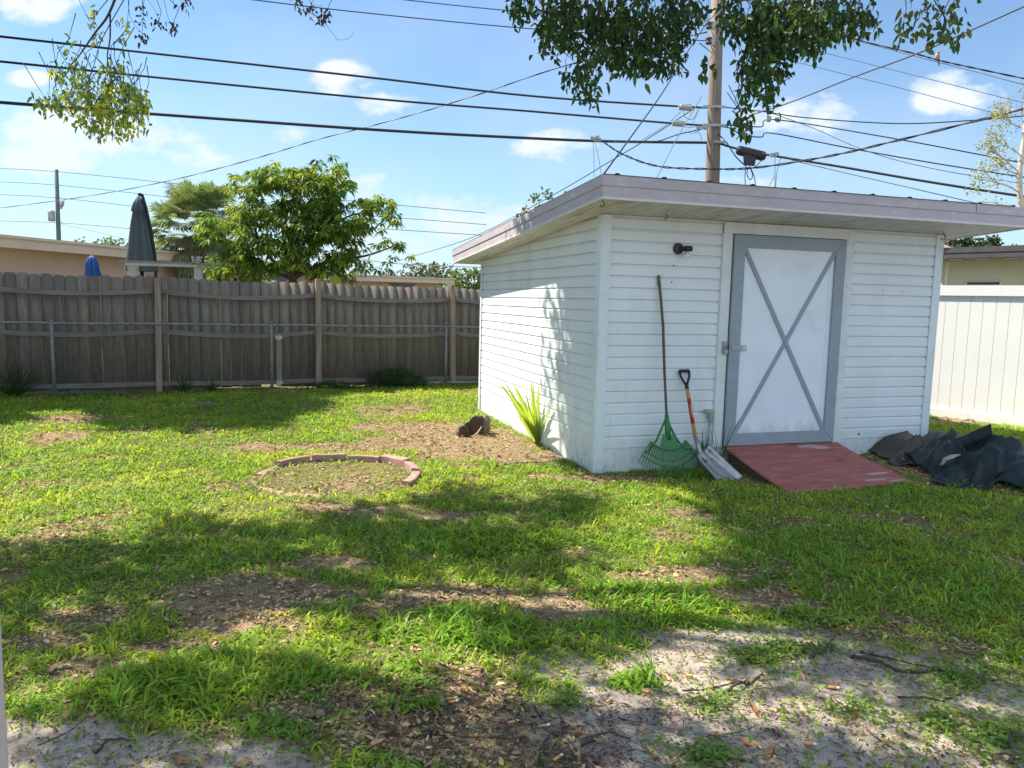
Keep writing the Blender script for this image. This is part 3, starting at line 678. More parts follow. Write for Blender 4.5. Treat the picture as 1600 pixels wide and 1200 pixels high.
# ------------------------------------------------------------------ fences
FA = np.array([-7.61, 11.14]); FD = np.array([.905, .425]); FD = FD/np.linalg.norm(FD); FN = np.array([FD[1], -FD[0]])  # FN towards camera
def fence_s(px, py=520, off=0):
    d = ray(px, py); A = FA+FN*off
    M2 = np.array([[d[0], -FD[0]], [d[1], -FD[1]]]); t, s = np.linalg.solve(M2, A); return s
def wood_fence():
    root = empty('wooden_fence', (FA[0], FA[1], 0), math.atan2(FD[1], FD[0]), label='weathered grey picket privacy fence along the back of the yard', cat='fence')
    ps = [fence_s(246), fence_s(496), fence_s(706)]; sp = (ps[2]-ps[0])/2
    ps = [ps[0]-2*sp, ps[0]-sp]+ps+[ps[2]+sp, ps[2]+2*sp, ps[2]+3*sp, ps[2]+4*sp]
    def topz(s): return 1.835-.006*s
    for k, s in enumerate(ps):
        x, y = FA+FD*s; g = float(gz(x, y)); h = topz(s)+(.05 if k == 3 else -.03 if k == 2 else 0)
        m = MB(); lean = {2: -.02, 3: .0, 4: .03}.get(k, 0)
        m.add([(s-.047, -.13, g-.3), (s+.047, -.13, g-.3), (s+.047, -.04, g-.3), (s-.047, -.04, g-.3), (s-.047-lean*1.2, -.13, h), (s+.047-lean*1.2, -.13, h), (s+.047-lean*1.2, -.04, h), (s-.047-lean*1.2, -.04, h)],
              [(0, 3, 2, 1), (4, 5, 6, 7), (0, 1, 5, 4), (1, 2, 6, 5), (2, 3, 7, 6), (3, 0, 4, 7)])
        m.build('post', M['post'], root, bevel=.004)
    for b in range(len(ps)-1):
        s0, s1 = ps[b], ps[b+1]; n = 16
        sag = .055+.02*random.random()
        for zc, nm in ((1.60, 'rail'), (.97, 'rail'), (.13, 'rail')):
            m = MB(); V = []; K = 12
            for i in range(K+1):
                a = i/K; s = s0+.048+(s1-s0-.096)*a; z = zc-.005*s-sag*4*a*(1-a)*(1 if zc > .5 else .2)
                for yy, zz in ((-.055, -.035), (-.055, .035), (-.018, .035), (-.018, -.035)): V.append((s, yy-.012*math.sin(a*3.1), z+zz))
            Fc = [(i*4+k, i*4+(k+1) % 4, (i+1)*4+(k+1) % 4, (i+1)*4+k) for i in range(K) for k in range(4)]+[(3, 2, 1, 0), tuple(K*4+k for k in range(4))]
            m.add(V, [f[::-1] for f in Fc]); m.build(nm, M['rail'], root)
        verts = []; faces = []; tint = []
        w = (s1-s0)/n
        for i in range(n):
            a = (i+.5)/n; s = s0+w*(i+.5); hw = w/2+random.uniform(-.0015, .001); yy = -.016+random.uniform(-.009, .006)
            zt = topz(s)-sag*1.7*a*(1-a)+random.uniform(-.012, .012); zb = .03+random.uniform(-.02, .02)+float(gz(*(FA+FD*s)))
            ln = random.uniform(-.004, .004); c = hw*.55
            prof = [(-hw, zb), (hw, zb), (hw+ln, zt-.042), (hw*.86+ln, zt-.014), (c+ln, zt-.006), (ln, zt), (-c+ln, zt-.006), (-hw*.86+ln, zt-.014), (-hw+ln, zt-.042)]
            k = len(verts); n_ = len(prof); tw = random.uniform(-.004, .004)
            verts += [(s+p, yy+tw*(p/hw), z) for p, z in prof]+[(s+p, yy+.017+tw*(p/hw), z) for p, z in prof]
            faces += [tuple(k+q for q in range(n_)), tuple(k+n_+q for q in range(n_-1, -1, -1))]+[(k+(q+1) % n_, k+q, k+n_+q, k+n_+(q+1) % n_) for q in range(n_)]
            v = random.uniform(.8, 1.2); warm = random.random(); g_ = random.random() < .2
            cc = np.array([.17, .15, .132])*v*(1+np.array([.08, 0, -.06])*warm)
            if g_: cc = cc*np.array([.95, 1.02, .97])
            tint += [cc]*(2+n_)
        sizes = [len(f) for f in faces]; loops = [i for f in faces for i in f]
        npmesh('picket_panel', np.array(verts), np.array(sizes), np.array(loops), M['fence'], root, attrs={'tint': ('FACE', np.array(tint))})
wood_fence()

def chain_link():
    root = empty('chain_link_fence', (FA[0], FA[1], 0), math.atan2(FD[1], FD[0]), label='low galvanised chain link fence in front of the wooden pickets', cat='fence')
    y = -.30
    sA = fence_s(-60, off=.3); sB = fence_s(706, off=.3)+3.5
    MB().tube([(sA+(sB-sA)*i/14, y+.008*math.sin(i*1.7), 1.085-.003*(sA+(sB-sA)*i/14)+.006*math.sin(i*2.3)) for i in range(15)], .019, 8).build('top_rail', M['oldsteel'], root, smooth=True)
    for px in (81, 424, 697):
        s = fence_s(px, off=.3); m = MB(); m.tube([(s, y+.0, -.1), (s, y, 1.10)], .026, 10); m.lathe([(.03, 0), (.03, .02), (.015, .035)], (s, y, 1.10), (0, 0, 1), 10); m.build('post', M['oldsteel'], root, smooth=True)
    v = []; f = []
    p = .085; H = 1.05; r = .0009; s = sA
    m = MB()
    while s < sB:
        for dr in (1, -1):
            e = s+dr*H*.9
            yy = y-.024+dr*.001
            a = Vector((s, yy, .03)); b = Vector((e, yy, .03+H)); nrm = Vector((b.z-a.z, 0, -(b.x-a.x))).normalized()*r
            m.add([a-nrm, b-nrm, b+nrm, a+nrm, (a.x, yy+.0026, a.z), (b.x, yy+.0026, b.z)], [(0, 1, 2, 3), (0, 4, 5, 1), (3, 2, 5, 4)])
        s += p
    m.build('wire_mesh', M['oldsteel'], root)
chain_link()
def pvc_fence():
    A = np.array([5.7467, 10.322]); B = np.array([6.4769, 9.4363]); d = (B-A)/np.linalg.norm(B-A)
    ang = math.atan2(d[1], d[0]); root = empty('vinyl_fence', (A[0], A[1], .1), ang, label='tall white vinyl privacy fence behind the shed', cat='fence')
    s0, s1 = -4.0, 5.2; Z = 1.80
    mb = MB(); w = .152; s = s0; pr = []
    # tongue and groove boards with fine V grooves
    while s < s1:
        pr += [(s, .006), (s+.004, 0), (s+w-.004, 0)]; s += w
    V = []
    for a, b in pr:
        for z in (.11, Z-.1): V.append((a, b, z))
    mb.add(V, [(2*i, 2*i+2, 2*i+3, 2*i+1) for i in range(len(pr)-1)])
    mb.box((s0, .012, .1), (s1, .03, Z-.08))
    mb.build('board_panel', M['pvc'], root)
    MB().box((s0, -.03, Z-.135), (s1, .055, Z)).build('top_rail', M['pvc'], root, bevel=.005)
    MB().box((s0, -.03, .0), (s1, .055, .14)).build('bottom_rail', M['pvc'], root, bevel=.005)
    for s in (-3.9, 5.1, ):
        MB().box((s-.06, -.05, -.1), (s+.06, .075, Z+.08)).build('post', M['pvc'], root, bevel=.005)
pvc_fence()
def small_fence_things():
    # pale weathered board with white ends propped at the chain link
    q = FA+FD*fence_s(437, off=.24)+FN*.24; r = empty('marker_board', (q[0], q[1], 0), math.atan2(FD[1], FD[0]), label='narrow pale board with flaking white ends against the chain link', cat='board')
    MB().box((-.05, .02, .05), (.035, .035, .85)).build('board', mat('pale_board', (.26, .25, .23), .9, .3, 6, stretch=(6, 6, .5)), r)
    for zz, w in ((.86, .085), (.10, .07)):
        m = MB(); V = []
        for k in range(14):
            an = 2*math.pi*k/14; V.append((math.cos(an)*w*random.uniform(.55, 1)-.01, .012, zz+math.sin(an)*.045*random.uniform(.5, 1)))
        V2 = [(p[0], .02, p[2]) for p in V]
        m.add(V+V2, [tuple(range(13, -1, -1)), tuple(range(14, 28))]+[(i, (i+1) % 14, 14+(i+1) % 14, 14+i) for i in range(14)]); m.build('white_flake', M['pale'], r)
    # pipe lying at the foot of the fence
    P0 = G(592, 603); P1 = G(760, 599); m = MB(); m.tube([P0+np.array([0, 0, .03]), (P0+P1)/2+np.array([0, 0, .035]), P1+np.array([0, 0, .03])], .024, 8)
    tag(m.build('metal_pipe', M['steel'], None, smooth=True), 'long thin grey pipe lying at the foot of the wooden fence', 'pipe')
small_fence_things()

# ------------------------------------------------------------------ leaves (numpy)
def leaf_geo(pos, dirv, nrm, ln, wd, col, fold=.25, droop=.15, shape='leaf'):
    """many leaves at once: 6 verts / 4 faces each (two halves folded along the midrib)"""
    n = len(pos); dirv = dirv/np.linalg.norm(dirv, axis=1, keepdims=True)
    side = np.cross(dirv, nrm); side /= np.maximum(np.linalg.norm(side, axis=1, keepdims=True), 1e-6); nn = np.cross(side, dirv)
    ln = np.asarray(ln).reshape(-1, 1)*np.ones((n, 1)); wd = np.asarray(wd).reshape(-1, 1)*np.ones((n, 1))
    g = np.array([0, 0, -1.])
    def P(t, s, h): return pos+dirv*(ln*t)+side*(wd*s)+nn*(wd*h)+g*(ln*droop*t*t)
    V = np.stack([P(0, 0, 0), P(.32, -.5, fold), P(.32, .5, fold), P(.70, -.36, fold*.7), P(.70, .36, fold*.7), P(1, 0, 0), P(.32, 0, 0), P(.70, 0, 0)], 1)
    b = (np.arange(n)*8)[:, None]
    tri = np.array([[0, 6, 1], [0, 2, 6], [3, 7, 5], [7, 4, 5]]); quad = np.array([[1, 6, 7, 3], [6, 2, 4, 7]])
    T = (b[:, :, None]+tri[None]).reshape(-1); Q = (b[:, :, None]+quad[None]).reshape(-1)
    return V.reshape(-1, 3), T, Q, col
def leaves_obj(name, parts, m, parent=None):
    vs = []; T = []; Q = []; ct = []; cq = []; off = 0
    for V, t, q, c in parts:
        vs.append(V); T.append(t+off); Q.append(q+off); off += len(V); ct.append(np.repeat(c, 4, 0)); cq.append(np.repeat(c, 2, 0))
    vs = np.concatenate(vs); T = np.concatenate(T); Q = np.concatenate(Q); ct = np.concatenate(ct); cq = np.concatenate(cq)
    return npmesh(name, vs, np.concatenate([np.full(len(T)//3, 3), np.full(len(Q)//4, 4)]), np.concatenate([T, Q]), m, parent, attrs={'tint': ('FACE', np.concatenate([ct, cq]))})
def runit(n, zb=0.):
    v = rng.normal(size=(n, 3)); v[:, 2] += zb; return v/np.linalg.norm(v, axis=1, keepdims=True)
def cols(n, base, var=.3, hue=.15, alt=None, pa=0):
    c = np.array(base)*(1+rng.uniform(-var, var, (n, 1)))*(1+rng.uniform(-hue, hue, (n, 3)))
    if alt is not None and pa > 0:
        k = rng.random(n) < pa; c[k] = np.array(alt)*(1+rng.uniform(-var, var, (k.sum(), 1)))
    return np.clip(c, .002, 1)

# ------------------------------------------------------------------ big shade tree: trunk off to the side, limbs over the yard, sprays hanging into view, unseen crown shaped to cast SHADE
SHADE = ["######+.............",
         "+.###+..............",
         ".+.......+..........",
         "..........+.........",
         ".......+##+#..######",
         "...+#+##+##+..+#####",
         "+#######+##+.++#####",
         "#######++##+.++#####",
         "#####+#++++...+#####",
         "####+.+#..#+#...#++#",
         "#######...+#..+.####",
         "#+.####...+..####+.+",
         "..+###+#+##+##..+###",
         "##############...+.+",
         "#############++##+.+"]
def shade_val(x, y):
    px, py, zc = project((x, y, 0))
    if zc < .5: return .7
    gx = px/80-.5; gy = (py-600)/40-.5
    if px < -400: return .75
    if py < 605: return 0
    if px > 1650 or py > 1210 or px < -40: return .62
    x0 = min(max(int(math.floor(gx)), 0), 19); y0 = min(max(int(math.floor(gy)), 0), 14); x1 = min(x0+1, 19); y1 = min(y0+1, 14)
    fx = min(max(gx-x0, 0), 1); fy = min(max(gy-y0, 0), 1)
    q = lambda a, b: {'#': 1., '+': .5, '.': 0.}[SHADE[b][a]]
    return (q(x0, y0)*(1-fx)+q(x1, y0)*fx)*(1-fy)+(q(x0, y1)*(1-fx)+q(x1, y1)*fx)*fy
def visible(Q, mg=60):
    px, py, z = project(Q); return z > .1 and -mg < px < 1600+mg and -mg < py < 1200+mg
GREEN = (.050, .105, .028)
def shade_tree():
    root = empty('shade_tree', (-7.2, 5.2, 0), label='large tree whose limbs and leafy sprays hang into the top of the view, its unseen crown shaped to shade the yard', cat='tree')
    ctr = []  # unseen leaf clusters, set toward the sun to cast the SHADE grid
    st = .30
    for x in np.arange(-9, 8, st):
        for y in np.arange(1.2, 12.5, st):
            X = x+random.uniform(-.13, .13); Y = y+random.uniform(-.13, .13)
            u, v = to_uv(X, Y)
            if u > -.3 and v > -.6: continue
            s = shade_val(X, Y)+(float(vnoise(X, Y, .5, 40))-.5)*.45
            if s < .56: continue
            if project((X, Y, 0))[2] < .5 and random.random() < .5: continue
            h = 5.2+random.uniform(0, 1.2)
            while True:
                Q = np.array([X, Y, 0])+SUN*(h/SUN[2])
                if not visible(Q) or h > 15: break
                h += .4
            if h > 15: continue
            ctr.append(Q)
            pp = project((X, Y, 0))
            if (pp[0] > 1120 and pp[1] < 965) or (pp[0] < 500 and pp[1] < 662): ctr += [Q+SUN*.3+np.array([random.uniform(-.15, .15), random.uniform(-.15, .15), 0]) for _ in range(2)]
    # more unseen clusters, set to cast dapple on the side wall near the front corner
    NG = len(ctr)
    for k in range(78):
        v0 = random.choice((.0, .06, .16, .26, .34, .44, .62, .80, 1.15)); z = random.uniform(-.05, 1.95); v = v0+.12*z*random.uniform(.6, 1)+random.gauss(0, .025)
        if v0 > .5 and random.random() < .62: continue
        P = sh_loc(0, v, z); h = random.uniform(4.2, 5.4)
        while True:
            Q = P+SUN*(h/SUN[2])
            if not visible(Q) or h > 15: break
            h += .4
        ctr.append(Q)
    ctr = np.array(ctr); cnt = np.where(np.arange(len(ctr)) < NG, 84, 44)
    pos = np.repeat(ctr, cnt, 0); pos = pos+rng.normal(size=pos.shape)*np.array([.13, .13, .10])
    N_ = len(pos)
    ok = np.array([not visible(q, 5) for q in pos]) if N_ < 200000 else np.ones(N_, bool)
    pos = pos[ok]; N_ = len(pos)
    g = leaf_geo(pos, runit(N_, -.5), runit(N_, .6), rng.uniform(.09, .14, N_), rng.uniform(.05, .075, N_), cols(N_, GREEN))
    leaves_obj('crown', [g], M['leaf'], root).location = (7.2, -5.2, 0)
    T = MB(); o = Vector((-7.2, 5.2, 0))
    T.tube([(0, 0, -.2), (.05, 0, .15), (.1, .05, 1.2), (.3, .1, 2.4), (.6, .2, 3.4)], [.42, .34, .28, .27, .25], 14)
    T.build('trunk', M['bark'], root, smooth=True)
    LB = MB(); start = Vector((.6, .2, 3.3))
    near = ctr[ctr[:, 1] < 6.2]; pick = near[rng.choice(len(near), 16, replace=False)]
    for q in pick:
        q = Vector(q)-o; mid = start.lerp(q, .5)+Vector((0, 0, .5)); P = [start, start.lerp(mid, .5)+Vector((random.uniform(-.2, .2), random.uniform(-.2, .2), .35)), mid, q]
        Ps = []
        for i in range(13):
            t = i/12; a = P[0].lerp(P[1], t); b = P[1].lerp(P[2], t); c = P[2].lerp(P[3], t); Ps.append(a.lerp(b, t).lerp(b.lerp(c, t), t))
        if any(visible(np.array(p+o), 20) for p in Ps): continue
        LB.tube(Ps, list(np.linspace(.10, .012, 13)), 7)
    LB.build('limbs', M['bark'], root, smooth=True)

    # ---- sprays that hang into the picture: (px, py, half w, half h) blobs at a depth, with leaf counts
    def spray(name, blobs, depth, ls, base, alt, pa, twigs, dens, label, thick=.8, wide=.52):
        pr = []; tw = MB()
        for (px, py, a, b, k) in blobs:
            A = math.pi*a*b; n = int(A/ (ls*F/depth)**2*dens*k)
            nc = max(3, n//7); th = rng.uniform(0, 2*np.pi, nc); rr = np.sqrt(rng.random(nc))
            cx = px+a*rr*np.cos(th); cy = py+b*rr*np.sin(th); cd = depth+rng.uniform(-thick/2, thick/2, nc)
            cc = np.array([at(x, y, d) for x, y, d in zip(cx, cy, cd)])
            pos = np.repeat(cc, 7, 0)+rng.normal(size=(nc*7, 3))*ls*.55
            dv = runit(len(pos), -1.1)
            pr.append(leaf_geo(pos, dv, runit(len(pos), .3), rng.uniform(.5, 1.35, len(pos))*ls, rng.uniform(.8, 1.15, len(pos))*ls*wide, cols(len(pos), base, .3, .12, alt, pa), fold=.3, droop=.2))
            for c in cc[::3]:
                a0 = Vector(c); a1 = a0+Vector((random.uniform(-.09, .09), random.uniform(-.04, .04), random.uniform(.08, .2))); a2 = a1+Vector((random.uniform(-.12, .12), random.uniform(-.04, .04), random.uniform(.06, .16))); tw.tube([a0, a1, a2], [.0014, .0024, .0035], 4)
        for P, r0, r1 in twigs:
            pts = [at(x, y, depth+random.uniform(-.03, .03)) for x, y in P]; tw.tube(smooth_line(pts, 4), list(np.linspace(r0, r1, (len(pts)-1)*4+1)), 6)
        h = leaves_obj(name, pr, M['leaf'], root); h.location = (7.2, -5.2, 0); tag(h, label)
        if tw.v: tw.build('twigs', M['twig'], h, smooth=True)
    D = (.045, .105, .035)
    spray('hanging_branch', [(850, 8, 60, 26, 1), (905, 35, 62, 42, 1.1), (870, 60, 28, 26, .9), (1005, 20, 90, 34, 1.1), (1010, 65, 66, 44, 1.2), (985, 92, 34, 30, 1), (940, 75, 18, 30, .8), (915, 130, 20, 34, 1.0), (915, 95, 16, 26, .8), (890, 120, 8, 5, .6), (1050, 92, 24, 24, .6), (1060, 30, 30, 30, .8), (820, 18, 20, 12, .7)],
          6.1, .060, D, (.12, .20, .04), .15, [([(960, -60), (930, 20), (918, 80), (912, 125)], .010, .003), ([(1000, -80), (1010, 10), (1030, 70)], .012, .003)], 8.2, 'dense dark green spray reaching over the shed roof', 1.0)
    spray('hanging_branch', [(1180, 20, 55, 34, 1), (1200, 70, 46, 46, 1.2), (1240, 40, 70, 44, 1.2), (1300, 25, 66, 34, 1.1), (1190, 110, 34, 36, 1.0), (1200, 140, 26, 26, .9), (1160, 178, 17, 16, .6), (1265, 78, 20, 20, .8), (1335, 35, 34, 22, .8), (1130, 18, 26, 18, .8), (1142, 55, 20, 30, .4), (1170, 150, 14, 16, .6), (1108, 108, 7, 9, .5), (1163, 200, 6, 7, .6), (1152, 190, 4, 7, .5)],
          5.7, .060, D, (.11, .19, .04), .12, [([(1250, -60), (1220, 20), (1195, 90), (1180, 150), (1160, 190)], .012, .002), ([(1260, -60), (1300, 10), (1340, 35)], .010, .003), ([(1140, -50), (1120, 20), (1075, 45)], .004, .0015), ([(1110, -30), (1085, 15), (1095, 40)], .003, .001)], 8.2, 'drooping dark green spray hanging in front of the utility pole', .9)
    spray('hanging_branch', [(1425, 30, 22, 20, .8), (1412, 50, 8, 12, .8), (1478, 22, 30, 22, .9), (1452, 60, 18, 16, 1.), (1490, 50, 18, 14, .7)],
          5.4, .062, (.08, .15, .06), (.17, .2, .05), .2, [([(1445, -30), (1447, 10), (1430, 22), (1420, 30)], .004, .0015), ([(1446, 0), (1452, 40), (1450, 60)], .003, .001), ([(1500, -30), (1485, 20)], .004, .002)], 5, 'small grey green sprig hanging alone beside the dark masses', .4)
    spray('hanging_branch', [(110, 110, 32, 14, 1.0), (180, 108, 22, 14, .9), (105, 80, 10, 12, .3), (150, 140, 62, 20, 1.0), (185, 160, 46, 26, 1.3), (88, 165, 36, 14, 1.1), (150, 180, 50, 20, 1.2), (180, 200, 48, 14, 1.1), (215, 175, 18, 24, 1.0), (145, 38, 14, 22, .5), (190, 45, 12, 26, .45), (68, 158, 12, 8, .9)],
          6.0, .048, (.21, .35, .12), (.62, .68, .10), .36,
          [([(190, -30), (170, 22), (148, 52), (125, 85), (108, 105)], .011, .003), ([(172, 22), (172, 60), (168, 95), (185, 130), (200, 165)], .007, .002), ([(205, -20), (160, 60), (145, 108), (130, 150)], .004, .0015), ([(90, 120), (82, 150), (85, 160)], .002, .001), ([(150, 60), (152, 90), (120, 110)], .003, .001), ([(120, 110), (112, 150), (135, 175)], .0025, .001)], 5.6, 'sunlit yellow green sprig dangling across the black cables', .5)
    spray('hanging_branch', [(218, 22, 5, 18, .6), (248, 34, 5, 6, .9), (267, 43, 6, 9, 1.4), (221, 60, 6, 6, .9), (288, 3, 9, 4, .9), (465, 6, 3, 5, 1), (483, 16, 4, 5, .8), (502, 28, 4, 6, .7), (509, 18, 4, 6, .9)],
          5.8, .036, (.05, .045, .035), (.10, .08, .05), .3,
          [([(200, -20), (203, 25), (222, 52), (238, 62)], .0022, .001), ([(215, -20), (240, 12), (248, 30)], .0018, .001), ([(252, -20), (262, 25), (268, 40)], .0022, .001), ([(270, -20), (272, 10), (280, 18)], .0015, .001), ([(460, -20), (466, 12), (485, 20), (502, 30), (518, 50), (528, 62), (545, 60), (553, 50)], .0022, .001), ([(478, -10), (490, 8), (506, 8)], .0014, .001)], 2.2, 'thin bare twigs with a few dead curled leaves', .15)
def smooth_line(P, k):
    P = [Vector(p) for p in P]; out = []
    for i in range(len(P)-1):
        p0 = P[max(i-1, 0)]; p1 = P[i]; p2 = P[i+1]; p3 = P[min(i+2, len(P)-1)]
        for j in range(k):
            t = j/k; out.append(.5*((2*p1)+(-p0+p2)*t+(2*p0-5*p1+4*p2-p3)*t*t+(-p0+3*p1-3*p2+p3)*t**3))
    out.append(P[-1]); return out
shade_tree()

# ------------------------------------------------------------------ edging ring, stump, little palm plant
def ring():
    c = np.array([-1.51, 6.50]); rad = .68; r = empty('brick_edging_ring', (c[0], c[1], 0), label='sunken ring of curved reddish edging blocks in the lawn', cat='edging ring')
    n = 12
    for k in range(n):
        a0 = 2*math.pi*k/n+.018+.1+random.uniform(-.006, .006); a1 = 2*math.pi*(k+1)/n-.018+.1; rj = random.uniform(-.014, .014); am = (a0+a1)/2
        back = math.sin(am)                      # far side stands proud, near side is almost buried
        if back < -.2 and k % 3 == 0: h = -.004
        else: h = .062 if back > .2 else .035 if math.cos(am) > .3 and back > -.6 else .005
        h += random.uniform(-.006, .006); tilt = random.uniform(-.01, .01)
        m = MB(); V = []; K = 6; w = .075
        for i in range(K+1):
            a = a0+(a1-a0)*i/K
            g = float(gz(c[0]+rad*math.cos(a), c[1]+rad*math.sin(a)))
            for rr, z in ((rad+rj-w/2, -.08), (rad+rj+random.uniform(-.003, .003)+w/2, -.08), (rad+rj+random.uniform(-.003, .003)+w/2, g+h-.006+tilt), (rad+rj+random.uniform(-.003, .003)+w/2-.01, g+h+tilt), (rad+rj+random.uniform(-.003, .003)-w/2+.01, g+h), (rad+rj+random.uniform(-.003, .003)-w/2, g+h-.006)):
                V.append((rr*math.cos(a), rr*math.sin(a), z))
        q = 6
        Fc = [(i*q+j, i*q+(j+1) % q, (i+1)*q+(j+1) % q, (i+1)*q+j) for i in range(K) for j in range(q)]+[tuple(range(q-1, -1, -1)), tuple(K*q+j for j in range(q))]
        m.add(V, [f[::-1] for f in Fc]); m.build('edging_block', M['brick'], r)
ring()
def stump():
    p = G(738, 680); r = empty('tree_stump', p, .2, label='dark rotten stump with a sawn face beside the shed wall', cat='stump')
    def chunk(c, rad, ln, ax, nm, seed):
        rn = random.Random(seed); ax = Vector(ax).normalized(); a = ax.orthogonal().normalized(); b = ax.cross(a); n = 26; V = []
        ph = [rn.uniform(0, 6) for _ in range(5)]
        def rr(w): return rad*(1+.10*math.sin(2*w+ph[0])+.09*math.sin(3*w+ph[1])+.05*math.sin(7*w+ph[2])+.03*math.sin(13*w+ph[3]))
        for i, t in enumerate((0, .02, .3, .65, 1)):
            for k in range(n):
                w = 2*math.pi*k/n; q = rr(w)*(.94 if i == 0 else 1+.12*math.sin(i*2+w*2)); V.append(Vector(c)+ax*(ln*t)+a*q*math.cos(w)+b*q*math.sin(w))
        m = MB(); m.add(V, [(i*n+k, i*n+(k+1) % n, (i+1)*n+(k+1) % n, (i+1)*n+k) for i in range(4) for k in range(n)]+[tuple(4*n+k for k in range(n))])
        o = m.build(nm, M['stump'], r)
        f = MB(); f.add([Vector(c)-ax*.002]+V[:n], [(0, 1+(k+1) % n, 1+k) for k in range(n)]); f.build('cut_face', M['cutface'], r)
    chunk((0.01, -.04, .085), .135, .26, (.45, 1, -.12), 'log', 3)
    chunk((-.12, -.14, .05), .075, .16, (-.05, 1, -.1), 'log', 5)
    MB().tube([(-.02, -.10, -.01), (.04, -.13, .05), (.09, -.11, .12)], [.008, .007, .004], 6).build('branch_stub', M['trim'] if False else M['palebark'], r, smooth=True)
stump()

def strap_plant(name, base, n, ln, wd, base_col, label, cat, spread=.5, m=None, lean=(0, 0), stiff=1., seed=0):
    rn = np.random.default_rng(seed+100); root = empty(name, base, label=label, cat=cat); V = []; Fc = []; T = []
    for i in range(n):
        az = rn.uniform(0, 2*math.pi); tilt = rn.uniform(.05, 1)*spread; L_ = ln*rn.uniform(.55, 1.1); w = wd*rn.uniform(.7, 1.2)
        d = np.array([math.cos(az)*math.sin(tilt)+lean[0], math.sin(az)*math.sin(tilt)+lean[1], math.cos(tilt)]); d /= np.linalg.norm(d)
        s = np.cross(d, [math.cos(az+1.2), math.sin(az+1.2), .2]); s /= np.linalg.norm(s); K = 7; p = np.array([rn.normal()*.02, rn.normal()*.02, 0.]); k0 = len(V)
        for j in range(K+1):
            t = j/K; ww = w*min(1, .35+2.2*t)*max(0, 1-t**2.6)+.0008; nn = np.cross(s, d)
            V += [p-s*ww/2+nn*ww*.18, p, p+s*ww/2+nn*ww*.18]
            p = p+d*L_/K; d = d+np.array([0, 0, -1.])*(.10+.16*t)*tilt/stiff; d /= np.linalg.norm(d)
        for j in range(K):
            a = k0+3*j; Fc += [(a, a+1, a+4, a+3), (a+1, a+2, a+5, a+4)]
        c = np.array(base_col)*rn.uniform(.7, 1.3); T += [c]*(2*K)
    npmesh('leaves', np.array(V), np.full(len(Fc), 4), np.array(Fc).ravel(), m or M['grass'], root, attrs={'tint': ('FACE', np.clip(np.array(T), 0, 1))})
    return root
pb = sh_loc(-.14, 2.02, 0); pg = G(838, 692)
pl = strap_plant('palm_seedling', pg, 32, .80, .056, (.29, .43, .09), 'young yellow green palm like plant growing against the sunlit shed wall', 'plant', spread=.72, stiff=1.25, seed=4, lean=(-.07, -.03))
MB().tube([(0, 0, -.02), (.0, 0, .14), (.01, 0, .22)], [.022, .018, .012], 8).build('stem', mat('green_stem', (.24, .32, .09), .6, .2), pl, smooth=True)
def fence_plants():
    for px, py, n, ln, seed, lab in ((18, 608, 120, .62, 1, 'dark clump of long arching grass at the left foot of the wooden fence'), (285, 604, 40, .34, 2, 'small weedy tuft at the foot of the tall fence post'), (330, 606, 36, .26, 8, 'low weeds growing through the chain link'),
                                    (1098, 735, 22, .42, 3, 'wispy weed growing between the shovel and the door casing'), (1118, 725, 18, .5, 5, 'long thin grass blades leaning against the shed door frame')):
        p = np.array([*(FA+FD*fence_s(px, off=.42)+FN*.42), 0]) if px < 1000 else sh_loc(1.12 if px == 1098 else 1.26, -.07 if px == 1098 else -.1, 0)
        strap_plant('weed_tuft', p, n, ln, .011, (.045, .10, .022), lab, 'weed', spread=1.0, seed=seed)
    # ferny bush
    for px, py, w, h, lab in ((620, 592, .55, .36, 'low ferny green bush at the foot of the wooden fence'), (520, 596, .35, .14, 'sparse weedy growth beside the fence post')):
        b = np.array([*(FA+FD*fence_s(px, off=.4)+FN*.4), 0]); n = 2600 if w > .5 else 700; th = rng.uniform(0, 2*np.pi, n); rr = np.sqrt(rng.random(n)); z = rng.random(n)**.8*h*(1-.6*rr**2)
        pos = np.stack([w*rr*np.cos(th), .22*rr*np.sin(th), z], 1)
        r = empty('low_bush', b, label=lab, cat='bush')
        leaves_obj('foliage', [leaf_geo(pos, runit(n, .3), runit(n, .4), rng.uniform(.03, .07, n), rng.uniform(.012, .022, n), cols(n, (.05, .10, .03)))], M['leaf'], r)
        sm = MB(); [sm.tube([(0, 0, -.02), (random.uniform(-w, w)*.6, random.uniform(-.1, .1), h*.7)], .004, 4) for _ in range(12)]; sm.build('stems', M['twig'], r)
fence_plants()

